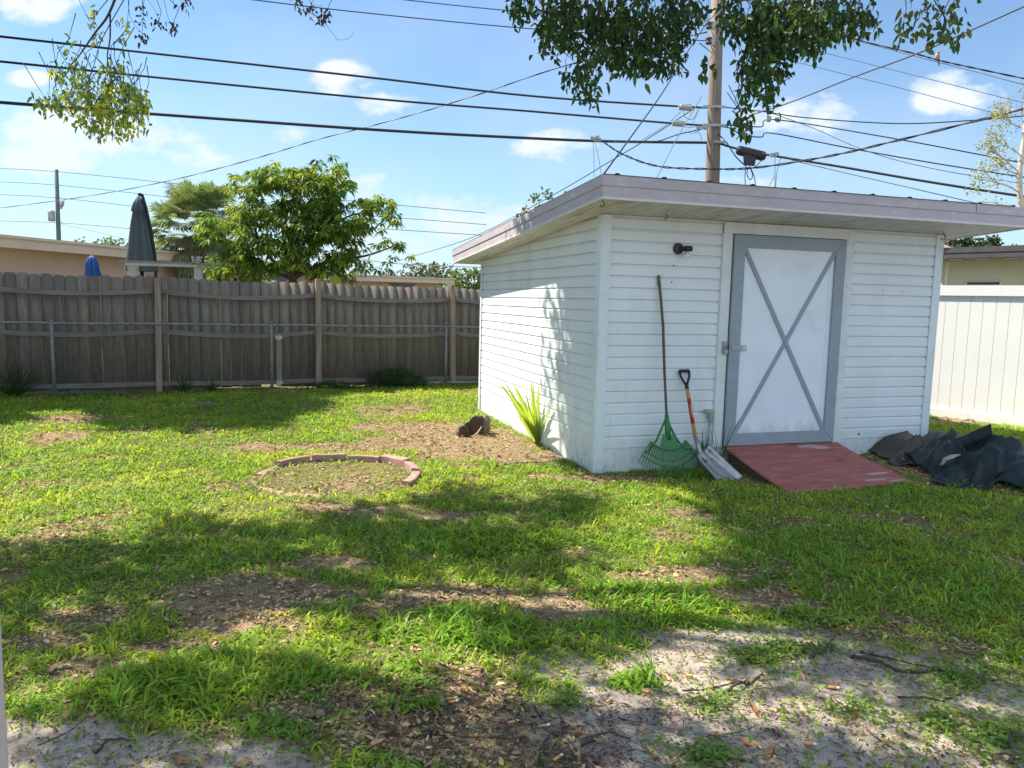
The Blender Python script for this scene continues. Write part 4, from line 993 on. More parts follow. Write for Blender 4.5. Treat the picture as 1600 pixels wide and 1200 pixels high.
# ------------------------------------------------------------------ tarp heap
def tarp():
    root = empty('crumpled_tarp', G(1490, 745), label='crumpled dark green tarp heaped on the grass beside the shed', cat='tarp'); o = np.array(root.location)
    def sheet(name, outline, mtl, hfun, n=80, m=56, seed=0, solid=.006):
        A, B, Cc, D = [np.array(G(*p))[:2] for p in outline]   # back left, back right, front right, front left
        V = []
        for j in range(m+1):
            for i in range(n+1):
                a = i/n; b = j/m
                wa = a+.02*math.sin(9*b+seed); P = (A*(1-wa)+B*wa)*(1-b)+(D*(1-wa)+Cc*wa)*b
                e = .05*math.sin(13*a+seed)*(abs(b-.5) > .4)+.04*math.sin(21*a+2*seed)
                P = P+np.array([.02*math.sin(17*b+seed), e])
                x, y = P; z = hfun(a, b)
                # creases: sharp ridges
                q1 = x*.8+y*.6; q2 = -x*.6+y*.8
                r1 = 1-abs(2*float(vnoise(q1*.45, q2*1.6, .22, 50+seed))-1); r2 = 1-abs(2*float(vnoise(x*1.5-y, y*.5+x*.3, .11, 60+seed))-1); r3 = float(vnoise(x, y, .3, 70+seed))
                edge = min(1, min(a, 1-a, b, 1-b)*6)
                z += (.10*(r1**2-.35)+.022*(r2-.5)+.12*(r3-.4))*(.25+.75*edge)
                V.append((P[0]-o[0], P[1]-o[1], max(z, .004)+float(gz(x, y))-o[2]))
        mb = MB(); mb.add(V, [(j*(n+1)+i, (j+1)*(n+1)+i, (j+1)*(n+1)+i+1, j*(n+1)+i+1) for j in range(m) for i in range(n)])
        ob = mb.build(name, mtl, root, smooth=True); sm = ob.modifiers.new('thickness', 'SOLIDIFY'); sm.thickness = solid; return ob
    def bump(a, b, ca, cb, sa, sb, h, p=1.0): return h*max(0, 1-math.sqrt(((a-ca)/sa)**2+((b-cb)/sb)**2))**p
    def h1(a, b): return .02+bump(a, b, .42, .35, .5, .5, .15)+bump(a, b, .72, .45, .3, .5, .13)+bump(a, b, .55, .7, .3, .4, .12)+bump(a, b, .12, .5, .25, .5, .06)
    sheet('tarp_sheet', [(1400, 705), (1640, 716), (1660, 776), (1470, 762)], M['tarp'], h1, seed=1)
    sheet('folded_edge', [(1350, 703), (1490, 700), (1500, 738), (1395, 728)], M['tarpback'], lambda a, b: .015+bump(a, b, .95, .3, .9, .8, .22)+bump(a, b, .3, .5, .4, .6, .05), 60, 36, 2)
    # upright flap, a stiff triangular fold with depth
    def flap(name, pts, mtl, k=9, amp=.02, seed=1):
        P = [np.array(at(px, py, d))-o for px, py, d in pts]  # peak, left foot, right foot
        m = MB(); V = []; idx = {}
        for i in range(k+1):
            for j in range(i+1):
                t = i/k; s = j/i if i else 0
                q = P[0]*(1-t)+(P[1]*(1-s)+P[2]*s)*t; q = q+np.array([0, amp*math.sin(7*s+3*t+seed)*t+.03*math.sin(3.1*s)*t, amp*.4*math.sin(11*s+seed)*t])
                idx[i, j] = len(V); V.append(q)
        Fc = []
        for i in range(k):
            for j in range(i+1):
                Fc.append((idx[i, j], idx[i+1, j], idx[i+1, j+1]))
                if j < i: Fc.append((idx[i, j], idx[i+1, j+1], idx[i, j+1]))
        m.add(V, Fc); ob = m.build(name, mtl, root); sm = ob.modifiers.new('thickness', 'SOLIDIFY'); sm.thickness = .005
    Y = G(1530, 735)[1]
    flap('upright_fold', [(1548, 662, Y+.12), (1488, 690, Y+.22), (1560, 722, Y-.02)], M['tarp'])
    flap('upright_fold', [(1488, 668, Y+.5), (1432, 716, Y+.42), (1506, 702, Y+.30)], M['tarpback'], seed=4)
    flap('upright_fold', [(1500, 690, Y+.1), (1490, 738, Y-.1), (1530, 732, Y-.12)], M['tarp'], seed=5, amp=.04)
    flap('upright_fold', [(1478, 712, Y+.0), (1452, 744, Y-.1), (1500, 740, Y-.15)], M['tarpback'], seed=8, amp=.03)
    flap('upright_fold', [(1572, 690, Y+.1), (1552, 726, Y-.1), (1612, 738, Y-.12)], M['tarpback'], seed=9, amp=.03)
    flap('upright_fold', [(1586, 712, Y-.05), (1548, 762, Y-.35), (1640, 770, Y-.35)], M['tarp'], seed=2, amp=.05)
    flap('upright_fold', [(1540, 716, Y-.1), (1478, 766, Y-.3), (1570, 772, Y-.36)], M['tarp'], seed=6, amp=.05)
    m = MB(); P = [np.array(at(x, y, d))-o for x, y, d in ((1471, 726, Y-.10), (1474, 716, Y-.08), (1485, 711, Y-.10), (1502, 710, Y-.14), (1490, 716, Y-.16), (1480, 719, Y-.16), (1472, 727, Y-.16))]
    m.add(P, [(0, 1, 6), (1, 5, 6), (1, 2, 5), (2, 4, 5), (2, 3, 4)]); ob = m.build('torn_pale_strip', M['tarppale'], root); ob.modifiers.new('thickness', 'SOLIDIFY').thickness = .004
tarp()

# ------------------------------------------------------------------ neighbours
def house_left():
    # long flat roofed house running away behind the back fence
    P = np.array([at(-40, 364, 20.5)[0], 20.5]); Q = np.array([at(470, 414, 33)[0], 33.]); L_ = np.linalg.norm(Q-P); a = math.atan2(*(Q-P)[::-1])
    r = empty('neighbour_house', (P[0], P[1], 0), a, label='long tan flat roofed house behind the fence at the left', cat='house')
    z0 = at(-40, 364, 20.5)[2]; z1 = at(470, 414, 33)[2]
    def slab(nm, h0, h1, y0, y1, mtl, x0=0, x1=None):
        x1 = x1 or L_; f = lambda x: z0+(z1-z0)*x/L_; V = []
        for x in (x0, x1):
            for y, h in ((y0, h0), (y1, h0), (y1, h1), (y0, h1)): V.append((x, y, (f(x)+h) if h > -2.2 else 0))
        return MB().add(V, [(0, 1, 2, 3), (7, 6, 5, 4), (0, 4, 5, 1), (1, 5, 6, 2), (2, 6, 7, 3), (3, 7, 4, 0)]).build(nm, mtl, r)
    slab('roof', -.08, .0, -.5, 9, M['tanfascia']); slab('fascia', -.34, -.085, -.45, -.38, M['tanfascia'])
    slab('wall', -1.05, -.10, .15, 8.8, M['tan'], .3); slab('lower_wall', -3, -1.052, .1, 8.8, M['cream'], .3)
    slab('wall_band', -1.10, -1.02, .04, .15, M['tanfascia'], .3)
house_left()
def house_mid():
    P = np.array([at(500, 424, 30)[0], 30]); Q = np.array([at(698, 437, 38)[0], 38.]); L_ = np.linalg.norm(Q-P); a = math.atan2(*(Q-P)[::-1])
    r = empty('neighbour_house', (P[0], P[1], 0), a, label='low tan house with a dark window seen under the broad leaved tree', cat='house'); f = lambda x: at(500, 427, 30)[2]+(at(698, 435, 38)[2]-at(500, 427, 30)[2])*x/L_
    def slab(nm, h0, h1, y0, y1, mtl, x0, x1):
        V = []
        for x in (x0, x1):
            for y, h in ((y0, h0), (y1, h0), (y1, h1), (y0, h1)): V.append((x, y, (f(x)+h) if h > -2.2 else 0))
        return MB().add(V, [(0, 1, 2, 3), (7, 6, 5, 4), (0, 4, 5, 1), (1, 5, 6, 2), (2, 6, 7, 3), (3, 7, 4, 0)]).build(nm, mtl, r)
    slab('roof', -.06, 0, -.5, 7, M['tanfascia'], -1, L_+.1); slab('fascia', -.26, -.065, -.45, -.38, M['tanfascia'], -1, L_); slab('wall', -3, -.08, .1, 6.8, M['tan'], -.8, L_-.6)
    w = slab('window', -1.2, -.36, .03, .098, M['window'], L_*.52, L_*.70); slab('wall_trim', -.36, -.33, .02, .09, M['window'], L_*.50, L_*.72)
house_mid()
def house_right():
    r = empty('neighbour_house', (at(1465, 440, 15)[0], 15, 0), label='cream house with dark roof edge behind the white vinyl fence', cat='house'); o = np.array(r.location)
    p = lambda x, y, d: tuple(np.array(at(x, y, d))-o)
    L1 = p(1440, 396, 15); R1 = p(1660, 410, 13.2); z = L1[2]
    # main wall facing the yard
    def quadwall(nm, a, b, zb0, zt0, zt1, th, mtl, off=0, zb1=None):
        a = np.array(a[:2]); b = np.array(b[:2]); d = (b-a)/np.linalg.norm(b-a); n = np.array([d[1], -d[0]]); a = a+n*off; b = b+n*off; zb1 = zb0 if zb1 is None else zb1
        V = [(*a, zb0), (*b, zb1), (*b, zt1), (*a, zt0), (*(a-n*th), zb0), (*(b-n*th), zb1), (*(b-n*th), zt1), (*(a-n*th), zt0)]
        return MB().add(V, [(0, 1, 2, 3), (7, 6, 5, 4), (0, 4, 5, 1), (1, 5, 6, 2), (2, 6, 7, 3), (3, 7, 4, 0)]).build(nm, mtl, r)
    zt = p(1500, 400, 15)[2]
    quadwall('wall', L1, R1, 0, zt-.02, zt-.02, 5, M['greenwall'])
    quadwall('roof', L1, R1, zt+.0, zt+.10, zt+.10, 5.6, M['darktrim'], .35)
    quadwall('fascia', L1, R1, zt-.10, zt+.0-.002, zt-.002, .04, M['darktrim'], .34)
    f = lambda s: (L1[0]+(R1[0]-L1[0])*s, L1[1]+(R1[1]-L1[1])*s)
    for s in (.28, .47, .66, .85):
        quadwall('fascia_dip', f(s), f(s+.10), zt-.14, zt-.101, zt-.101, .03, M['darktrim'], .335)
    quadwall('siding_joint', f(.12), f(1), zt-.50, zt-.485, zt-.485, .01, M['cream'], .012)
    quadwall('corner_board', f(.20), f(.225), .2, zt-.14, zt-.14, .02, M['cream'], .022)
    quadwall('corner_board', f(.79), f(.81), .2, zt-.14, zt-.14, .02, M['cream'], .022)
    w = quadwall('window', f(.36), f(.62), .9, zt-.52, zt-.52, .02, M['cream'], .03); g = quadwall('shutter', f(.375), f(.605), .9, zt-.575, zt-.575, .01, M['greenwall'], .042); g.parent = w
    g = quadwall('window_gap', f(.375), f(.605), zt-.573, zt-.53, zt-.53, .01, M['window'], .042); g.parent = w
    # shingled slope of the further wing
    m = MB(); A = p(1440, 372, 17); B = p(1452, 372, 17); Cc = p(1515, 398, 15.6); D = p(1440, 404, 15.2)
    m.add([A, B, Cc, D, (A[0], A[1], A[2]-.06), (B[0], B[1], B[2]-.06), (Cc[0], Cc[1], Cc[2]-.06), (D[0], D[1], D[2]-.06)], [(3, 2, 1, 0), (4, 5, 6, 7), (0, 1, 5, 4), (1, 2, 6, 5), (2, 3, 7, 6), (3, 0, 4, 7)]); m.build('shingle_roof', M['shingle'], r)
house_right()

def umbrella(name, px, ytop, ybot, halfw, Y, mtl, label, cant=False):
    top = at(px, ytop, Y); bot = at(px+(6 if cant else 2), ybot, Y); H = top[2]; r = empty(name, (bot[0], Y, 0), label=label, cat='umbrella')
    w = halfw/F*Y; n = 40; m = MB(); zb = bot[2]; V = []; prof = [(.10, 0), (.34, .10), (.46, .20), (.36, .206), (.55, .40), (.78, .72), (1.0, .97), (.96, 1.0)] if cant else [(.08, 0), (.5, .14), (.85, .5), (.75, .52), (1, .98), (.9, 1)]
    for rr, t in prof:
        for k in range(n):
            a = 2*math.pi*k/n; fold = 1+.24*math.cos(8*a)*(t > .02)+.05*math.cos(3*a+t*3); V.append(((top[0]-bot[0])*(1-t)+w*rr*fold*math.cos(a), w*rr*fold*math.sin(a)*.9, H+(zb-H)*t))
    m.add(V, [(i*n+k, (i+1)*n+k, (i+1)*n+(k+1) % n, i*n+(k+1) % n) for i in range(len(prof)-1) for k in range(n)]+[tuple(range(n))]); m.build('canopy', mtl, r, smooth=True)
    MB().tube([(0, 0, 0), (0, 0, zb+.3)], .035, 8).build('pole', M['blackplastic'], r, smooth=True)
    if cant:
        P = [np.array(at(x, y, Y+.0))-np.array(r.location) for x, y in ((217, 306), (219, 302), (222, 305), (228, 325), (236, 360), (242, 400), (244, 440))]+[np.array([at(245, 470, Y)[0]-r.location[0], 0, 0.])]
        MB().tube(P, .035, 8).build('side_arm', M['blackplastic'], r, smooth=True)
umbrella('cantilever_umbrella', 216, 307, 424, 21, 16.5, M['canopyblue'], 'tall folded blue grey cantilever umbrella above the wooden fence', True)
umbrella('patio_umbrella', 143.5, 399, 432, 10.5, 18, M['bluefab'], 'small bright blue folded umbrella poking over the fence')
def open_umbrella():
    Y = 17; c = at(432, 416, Y); r = empty('garden_parasol', (c[0], Y, 0), label='navy dotted parasol top half hidden under the broad leaved tree', cat='umbrella'); m = MB(); n = 8; w = 36/F*Y
    z1 = c[2]; z0 = at(432, 446, Y)[2]; V = [(0, 0, z1)]
    for rr, t in ((.5, .42), (1, 1)):
        for k in range(n): a = 2*math.pi*k/n+.2; V.append((w*rr*math.cos(a), w*rr*math.sin(a), z1+(z0-z1)*t))
    m.add(V, [(0, 1+k, 1+(k+1) % n) for k in range(n)]+[(1+k, 1+n+k, 1+n+(k+1) % n, 1+(k+1) % n) for k in range(n)]); ob = m.build('canopy', M['dotfab'], r); ob.modifiers.new('thickness', 'SOLIDIFY').thickness = .01
    MB().tube([(0, 0, 0), (0, 0, z1)], .025, 8).build('pole', M['blackplastic'], r)
open_umbrella()
def deck_rail():
    Y = 14.3; o = np.array([at(205, 430, Y)[0], Y, 0]); r = empty('deck_railing', o, label='raised deck railing with pale posts behind the wooden fence', cat='railing'); p = lambda x, y, d=Y: np.array(at(x, y, d))-o
    MB().beam(p(186, 408), p(346, 413), .06, .035).build('top_board', M['deckgrey'], r); MB().beam(p(196, 412.5), p(310, 415.5), .04, .05).build('rail', M['deckwhite'], r)
    for x, w in ((204, .16), (307, .13)):
        a = p(x, 412); MB().box((a[0]-w/2, a[1]+.03, 0), (a[0]+w/2, a[1]+.13, a[2])).build('post', M['deckwhite'], r)
    a = p(307, 411); b = p(346, 424, Y+1.2); MB().beam(a, b, .05, .04).beam(b, (b[0], b[1], 0), .05, .05).build('rail', M['deckwhite'], r)
    # dark potted spiky plant on the end post
    c = np.array(at(308, 409, Y)); q = strap_plant('potted_plant', c, 60, .30, .02, (.02, .025, .035), 'dark spiky ornamental plant on the deck railing post', 'plant', spread=1.6, seed=9)
    MB().lathe([(.07, -.03), (.10, .08), (.10, .1)], (0, 0, 0), (0, 0, 1), 12).build('pot', M['deckwhite'], q)
deck_rail()

# ------------------------------------------------------------------ trees beyond the fence
def mango():
    Y = 15.6; b = at(457, 440, Y); o = np.array([b[0], Y, 0]); r = empty('broadleaf_tree', o, label='broad leaved tree with drooping rosettes behind the wooden fence', cat='tree')
    blobs = [(400, 285, 45, 24), (445, 272, 50, 22), (508, 262, 34, 20), (525, 290, 26, 18), (480, 300, 60, 30), (400, 320, 48, 34), (380, 365, 46, 34), (358, 415, 38, 30), (420, 385, 50, 40), (470, 350, 60, 40), (520, 345, 50, 36), (560, 335, 42, 26), (590, 330, 34, 28), (608, 355, 22, 30), (600, 385, 26, 24), (625, 395, 18, 14), (560, 390, 50, 36), (510, 400, 46, 34), (545, 415, 36, 20), (480, 410, 36, 24), (390, 420, 40, 20), (330, 360, 24, 20), (322, 345, 16, 14), (350, 440, 30, 14), (585, 412, 22, 12)]
    C_ = []
    for px, py, a, bb in blobs:
        n = int(a*bb/15)
        for _ in range(n):
            th = random.uniform(0, 6.283); q = math.sqrt(random.random())
            if float(vnoise(px+a*q*math.cos(th), py+bb*q*math.sin(th), 26, 33)) < .40 and random.random() < .85: continue
            C_.append(at(px+a*q*math.cos(th), py+bb*q*math.sin(th), Y+random.uniform(-1.1, 1.1)*(1-q*.5)))
    C_ = np.array(C_); k = 13; N_ = len(C_)*k
    az = rng.uniform(0, 2*np.pi, N_); d = np.stack([np.cos(az), np.sin(az), rng.uniform(-.9, .35, N_)], 1)
    pos = np.repeat(C_, k, 0)+d*.03-o; cc = np.repeat(cols(len(C_), (.12, .22, .05), .3, .1, (.28, .38, .06), .25), k, 0)*rng.uniform(.8, 1.2, (N_, 1))
    leaves_obj('crown', [leaf_geo(pos, d, runit(N_, 2.), rng.uniform(.09, .175, N_), rng.uniform(.032, .055, N_), np.clip(cc, 0, 1), fold=.12, droop=.45)], M['leafmatte'], r)
    t = MB(); P = lambda x, y, dd=0: np.array(at(x, y, Y+dd))-o
    t.tube(smooth_line([(0, 0, -.1), P(458, 440), P(455, 400), P(460, 350), P(470, 300)], 4), list(np.linspace(.10, .02, 17)), 9)
    for pts in ([P(457, 430), P(447, 395), P(440, 345), P(442, 290)], [P(457, 420), P(490, 380), P(540, 340), P(585, 330)], [P(457, 430), P(420, 400), P(395, 350), P(385, 300)], [P(456, 415), P(490, 350), P(510, 280)], [P(458, 435), P(510, 410), P(570, 400), P(615, 385)], [P(455, 435), P(410, 420), P(360, 410)]):
        t.tube(smooth_line(pts, 4), list(np.linspace(.05, .01, (len(pts)-1)*4+1)), 6)
    t.build('trunk', M['bark'], r, smooth=True)
    MB().tube([P(564, 441, -.9), P(572, 415, -.9), P(580, 395, -.9)], [.02, .018, .014], 6).build('prop_stick', M['palebark'], r)
    lf = np.array([P(524, 438, -1.2)+np.array([0, 0, .12])]); leaves_obj('stray_leaf', [leaf_geo(lf, np.array([[.1, 0, -1.]]), np.array([[0, -1., .2]]), .34, .2, np.array([[.30, .38, .05]]), fold=.1)], M['leaf'], r)
mango()
def sabal():
    Y = 27; o = np.array([at(325, 400, Y)[0], Y, 0]); r = empty('palm_tree', o, label='sabal palm with a bushy skirt of old fronds beyond the tan house', cat='palm tree'); V = []; Fc = []; T = []
    def crown(px, py, n, rad, old):
        c = np.array(at(px, py, Y))-o
        for i in range(n):
            el = random.uniform(-.6, 1.4) if not old else random.uniform(-1.5, -.1); az = random.uniform(0, 6.283)
            d = np.array([math.cos(az)*math.cos(el), math.sin(az)*math.cos(el), math.sin(el)]); hub = c+d*rad*random.uniform(.45, .75); s = np.cross(d, [0, 0, 1]); s /= np.linalg.norm(s)+1e-6; nn = np.cross(s, d)
            K = 22; cc = np.array([.18, .27, .13])*random.uniform(.7, 1.4) if not old or random.random() < .65 else np.array([.28, .23, .14])*random.uniform(.6, 1.1)
            for j in range(K):
                a = -1.45+2.9*j/(K-1); q = d*math.cos(a)+s*math.sin(a)+nn*.15*math.cos(3*a)*random.uniform(.5, 1); q /= np.linalg.norm(q); l = rad*.62*random.uniform(.8, 1.05)*(1-.25*abs(a)/1.45)
                w = np.cross(q, nn); w /= np.linalg.norm(w)+1e-6; w = w*.03; k0 = len(V); dr = np.array([0, 0, -.22*l*(1.6 if old else 1)])
                V.extend([hub, hub+q*l*.6-w, hub+q*l*.6+w, hub+q*l+dr]); Fc.append((k0, k0+1, k0+3, k0+2)); T.append(cc*random.uniform(.8, 1.2))
    crown(305, 352, 66, 1.5, False); crown(343, 345, 40, 1.25, False); crown(300, 370, 50, 1.4, True); crown(272, 362, 30, 1.1, False); crown(330, 370, 30, 1.1, True)
    npmesh('crown', np.array(V), np.full(len(Fc), 4), np.array(Fc).ravel(), M['palmleaf'], r, attrs={'tint': ('FACE', np.clip(np.array(T), 0, 1))})
    zt = at(325, 355, Y)[2]; MB().tube([(0, 0, -.1), (0, 0, zt*.6), (-.05, 0, zt)], [.22, .2, .26], 10).build('trunk', mat('palm_trunk', (.24, .15, .09), .9, .3, 9), r)
sabal()
def far_tree(px, ytop, Y, w, h, n, col, label, group=None, ls=.28, trunk=True, alt=None, pa=0, seed=0, name='distant_tree'):
    rn = random.Random(seed+5); b = at(px, ytop, Y); o = np.array([b[0], Y, 0]); r = empty(name, o, label=label, cat='tree'); 
    if group: r['group'] = group
    zt = b[2]; cs = [(rn.uniform(-.75, .75)*w, rn.uniform(-.4, .4)*w, zt-h*rn.uniform(.15, .85)) for _ in range(16)]+[(rn.uniform(-.35, .35)*w, 0, zt-h*.18) for _ in range(3)]
    pos = []
    for _ in range(n):
        c = rn.choice(cs); v = np.array([rn.gauss(0, 1), rn.gauss(0, 1), rn.gauss(0, 1)]); v = v/np.linalg.norm(v)*rn.uniform(.6, 1)**.5
        pos.append(np.array(c)+v*np.array([w*.24, w*.24, h*.19]))
    pos = np.array(pos); N_ = len(pos)
    leaves_obj('crown', [leaf_geo(pos, runit(N_, -.2), runit(N_, .7), rng.uniform(.7, 1.3, N_)*ls, rng.uniform(.4, .6, N_)*ls, cols(N_, col, .35, .12, alt, pa))], M['leaf'], r)
    t = MB(); t.tube([(0, 0, -.2), (0, 0, max(.5, zt-h*.7))], [.2, .14], 8)
    for c in cs[:9]: t.tube([(0, 0, max(.4, zt-h*.75)), (c[0]*.5, c[1]*.5, (zt-h*.7+c[2])/2), c], [.1, .06, .02], 5)
    t.build('trunk', M['bark'], r, smooth=True)
far_tree(650, 412, 46, 1.9, 3.6, 1500, (.085, .12, .075), 'hazy grey green tree beyond the low tan house', seed=1, ls=.24)
far_tree(685, 410, 50, 1.8, 4.0, 1300, (.09, .125, .08), 'small hazy tree between two others on the skyline by the shed', seed=2, ls=.24)
far_tree(735, 418, 40, 2.0, 3.4, 1700, (.10, .16, .05), 'brighter green tree just beside the shed roof corner', seed=3, ls=.24)
far_tree(615, 418, 52, 1.4, 3.2, 700, (.09, .12, .08), 'faint tree peeking out from behind the broad leaved tree', seed=4, ls=.24)
far_tree(172, 371, 60, 2.6, 3.0, 900, (.10, .15, .07), 'low bright treetop showing over the tan house roof', seed=5, ls=.3)
far_tree(875, 298, 20, .85, 3.0, 1300, (.07, .12, .04), 'feathery treetop rising over the sloping shed roof', seed=6, ls=.12)
far_tree(830, 322, 21, .55, 2.4, 400, (.08, .13, .05), 'thin treetop low behind the sloping shed roof', seed=16, ls=.12)
far_tree(1500, 371, 42, 2.6, 3.8, 3000, (.035, .06, .035), 'dark rounded tree behind the cream house roof', seed=7, ls=.3)
far_tree(1553, 370, 44, 1.5, 3.8, 1700, (.035, .062, .035), 'second dark tree with a domed crown behind the cream house', seed=8, ls=.28)
far_tree(1592, 386, 40, 1.0, 3.0, 700, (.08, .12, .05), 'paler green tree at the edge behind the cream house', seed=9, ls=.24)
def sparse_tree():
    Y = 13; o = np.array([at(1592, 420, Y)[0], Y, 0]); r = empty('sparse_tree', o, label='nearly bare pale tree with tiny yellow green leaves behind the vinyl fence', cat='tree'); P = lambda x, y, d=0: np.array(at(x, y, Y+d))-o
    t = MB(); t.tube(smooth_line([(0.05, 0, -.1), P(1640, 400), P(1600, 332), P(1593, 280), P(1598, 230), P(1604, 180)], 4), list(np.linspace(.06, .03, 21)), 9)
    tips = []
    def grow(p, d, l, rad, lev):
        q = p+d*l; m = (p+q)/2+np.array([random.uniform(-.1, .1), random.uniform(-.1, .1), random.uniform(-.05, .08)])*l; t.tube(smooth_line([p, m, q], 3), list(np.linspace(rad, rad*.6, 7)), 5); tips.append(m); tips.append(q)
        if lev:
            for _ in range(random.choice((2, 3))):
                dd = d+np.array([random.uniform(-.7, .5), random.uniform(-.6, .6), random.uniform(-.55, .6)]); dd /= np.linalg.norm(dd); grow(q, dd, l*random.uniform(.55, .85), rad*.6, lev-1)
    for (x, y), (ex, ey) in (((1592, 300), (1560, 285)), ((1590, 330), (1562, 320)), ((1596, 270), (1565, 245)), ((1598, 245), (1568, 225)), ((1602, 200), (1575, 190)), ((1595, 280), (1570, 262)), ((1600, 230), (1630, 200)), ((1602, 210), (1600, 170)), ((1592, 320), (1640, 290))):
        p = P(x, y); q = P(ex, ey, random.uniform(-.3, .3)); d = q-p; l = np.linalg.norm(d); grow(p, d/l, l*.85, .016, 2)
    t.build('trunk', M['palebark'], r, smooth=True)
    tp = np.array(tips); k = 9; pos = np.repeat(tp, k, 0)+rng.normal(size=(len(tp)*k, 3))*.06; N_ = len(pos)
    leaves_obj('crown', [leaf_geo(pos, runit(N_), runit(N_, .5), rng.uniform(.03, .055, N_), rng.uniform(.018, .03, N_), cols(N_, (.22, .27, .09), .35, .1, (.45, .40, .18), .3))], M['leaf'], r)
sparse_tree()

# ------------------------------------------------------------------ utility poles and cables
def pole_main():
    Y = 17; b = at(1113, 285, Y); t = at(1123, -60, Y); d = (t-b)/(t[2]-b[2]); g = b-d*b[2]; r = empty('utility_pole', g, label='tall weathered wooden utility pole rising behind the shed', cat='utility pole')
    P = lambda y, dx=0, dd=0: np.array(at(1113+10*(285-y)/345+dx, y, Y+dd))-g
    MB().tube([np.array([0, 0, -.2]), P(285), P(140), P(-60)], [.17, .155, .14, .125], 20).build('pole', M['pole'], r, smooth=True)
    for y in (40, 64):
        m = MB(); c = P(y, -12, -.15); m.lathe([(.05, -.07), (.075, -.05), (.05, -.02), (.05, .02), (.075, .05), (.05, .07)], c, (0, 0, 1), 14); m.build('spool_insulator', M['insul'], r, smooth=True)
        MB().box((c[0]+.04, c[1]-.02, c[2]-.08), (c[0]+.13, c[1]+.02, c[2]+.08)).build('bracket', M['galv'], r)
    for y, dx in ((167, 3), (196, 4), (222, 4)):
        c = P(y, dx, -.18); m = MB(); m.box((c[0]-.30 if y != 222 else c[0]-.05, c[1]-.03, c[2]-.025), (c[0]+.20, c[1]+.01, c[2]+.025)); m.lathe([(.025, 0), (.025, .05)], (c[0], c[1]-.03, c[2]), (0, -1, 0), 8); m.build('clamp_bracket', M['galv'], r)
    MB().tube([P(y, 0, -.16)+np.array([.03*math.sin(y), 0, 0]) for y in (280, 230, 180, 120, 60, 0)], .008, 5).build('ground_wire', M['wiregrey'], r)
pole_main()
def pole_far():
    Y = 52; b = at(92, 380, Y); t = at(88, 265, Y); r = empty('utility_pole', (b[0], Y, 0), label='small distant utility pole with a transformer can over the tan house', cat='utility pole'); o = np.array([b[0], Y, 0])
    MB().tube([(0.2, 0, 0), b-o, t-o], [.17, .15, .12], 10).build('pole', mat('far_pole', (.12, .14, .14), .9, .15), r, smooth=True)
    c = at(86, 338, Y)-o; MB().lathe([(.2, -.35), (.22, -.3), (.22, .3), (.15, .36)], (c[0]-.12, -.2, c[2]), (0, 0, 1), 12).build('transformer', M['galv'], r, smooth=True)
    c = at(97, 320, Y)-o; MB().lathe([(.08, -.3), (.12, 0), (.05, .3)], (c[0], 0, c[2]), (.5, 0, 1), 8).beam((0, 0, c[2]+.1), (c[0], 0, c[2]+.2), .05, .05).build('cutout_switch', M['galv'], r)
pole_far()
def cable(pts, r, label, mtl='wire', n=7, twist=0, group=None, name='overhead_cable'):
    P = smooth_line([at(*p) for p in pts], n); m = MB()
    if twist:
        out = []
        tot = smooth_line([at(*p) for p in pts], 60)
        for s in (0, math.pi):
            m.tube([p+Vector((0, math.cos(i*.16+s)*twist, math.sin(i*.16+s)*twist)) for i, p in enumerate(tot)], r, 4)
    else: m.tube(P, r, 6)
    tag(m.build(name, M[mtl], None, smooth=True), label, 'cable', group)
K = 17
cable([(-250, 30, 13.5), (0, 57, 14), (560, 119, 15.6), (830, 150, 16.4), (1075, 167, K), (1116, 167, K)], .021, 'highest of the three thick black cables crossing the sky from the left edge')
cable([(-250, 68, 13.5), (0, 96, 14), (560, 152, 15.6), (830, 174, 16.4), (1055, 193, K), (1116, 196, K)], .021, 'middle of the three thick black cables crossing the sky from the left edge')
cable([(-250, 138, 13.5), (0, 160, 14), (560, 201, 15.6), (830, 216, 16.4), (960, 221, K), (1116, 223, K)], .029, 'thickest and lowest of the three black cables crossing the sky from the left edge')
cable([(350, -6, 14), (560, 19, 15), (830, 45, 16), (1106, 64, K)], .010, 'thin cable high at the top running into the lower spool insulator')
cable([(600, -4, 15), (800, 17, 16), (1105, 40, K)], .009, 'topmost thin cable running into the upper spool insulator')
cable([(-60, 330, 34), (0, 325, 31), (140, 306, 27), (270, 281, 24), (400, 247, 21.5), (500, 217, 20), (620, 186, 18.8), (740, 150, 17.8), (890, 101, K), (1105, 50, K)], .009, 'long twisted service cable climbing from the far left up through the hanging leaves', twist=.007)
cable([(944, 271, 9.5), (985, 215, 11.5), (1035, 145, 14), (1075, 80, 16), (1108, 30, K)], .012, 'service cable rising steeply from the shed roof corner to the pole top')
cable([(560, 426, 40), (640, 402, 34), (740, 370, 28), (860, 307, 22), (960, 248, 18.5), (1010, 218, 17.4), (1090, 166, K)], .012, 'cable running from behind the broad leaved tree up past the shed roof slope')
cable([(1025, 280, 14), (1060, 212, 15.6), (1088, 165, 16.8), (1096, 150, K)], .009, 'short thin cable slanting up from behind the shed to the pole hardware', 'wiregrey')
cable([(942, 221, 16.6), (975, 242, 16.6), (1030, 260, 16.6), (1110, 264, 16.6), (1180, 262, 16.2), (1290, 245, 15.4), (1400, 220, 14.6), (1600, 170, 13.2), (1800, 118, 12)], .012, 'double cable sagging under the pole and rising to the upper right', twist=.014)
cable([(960, 222, 16.7), (1020, 222, 16.7), (1060, 210, 16.8), (1090, 203, K), (1110, 197, K)], .011, 'short black lead curving up to the middle clamp left of the pole')
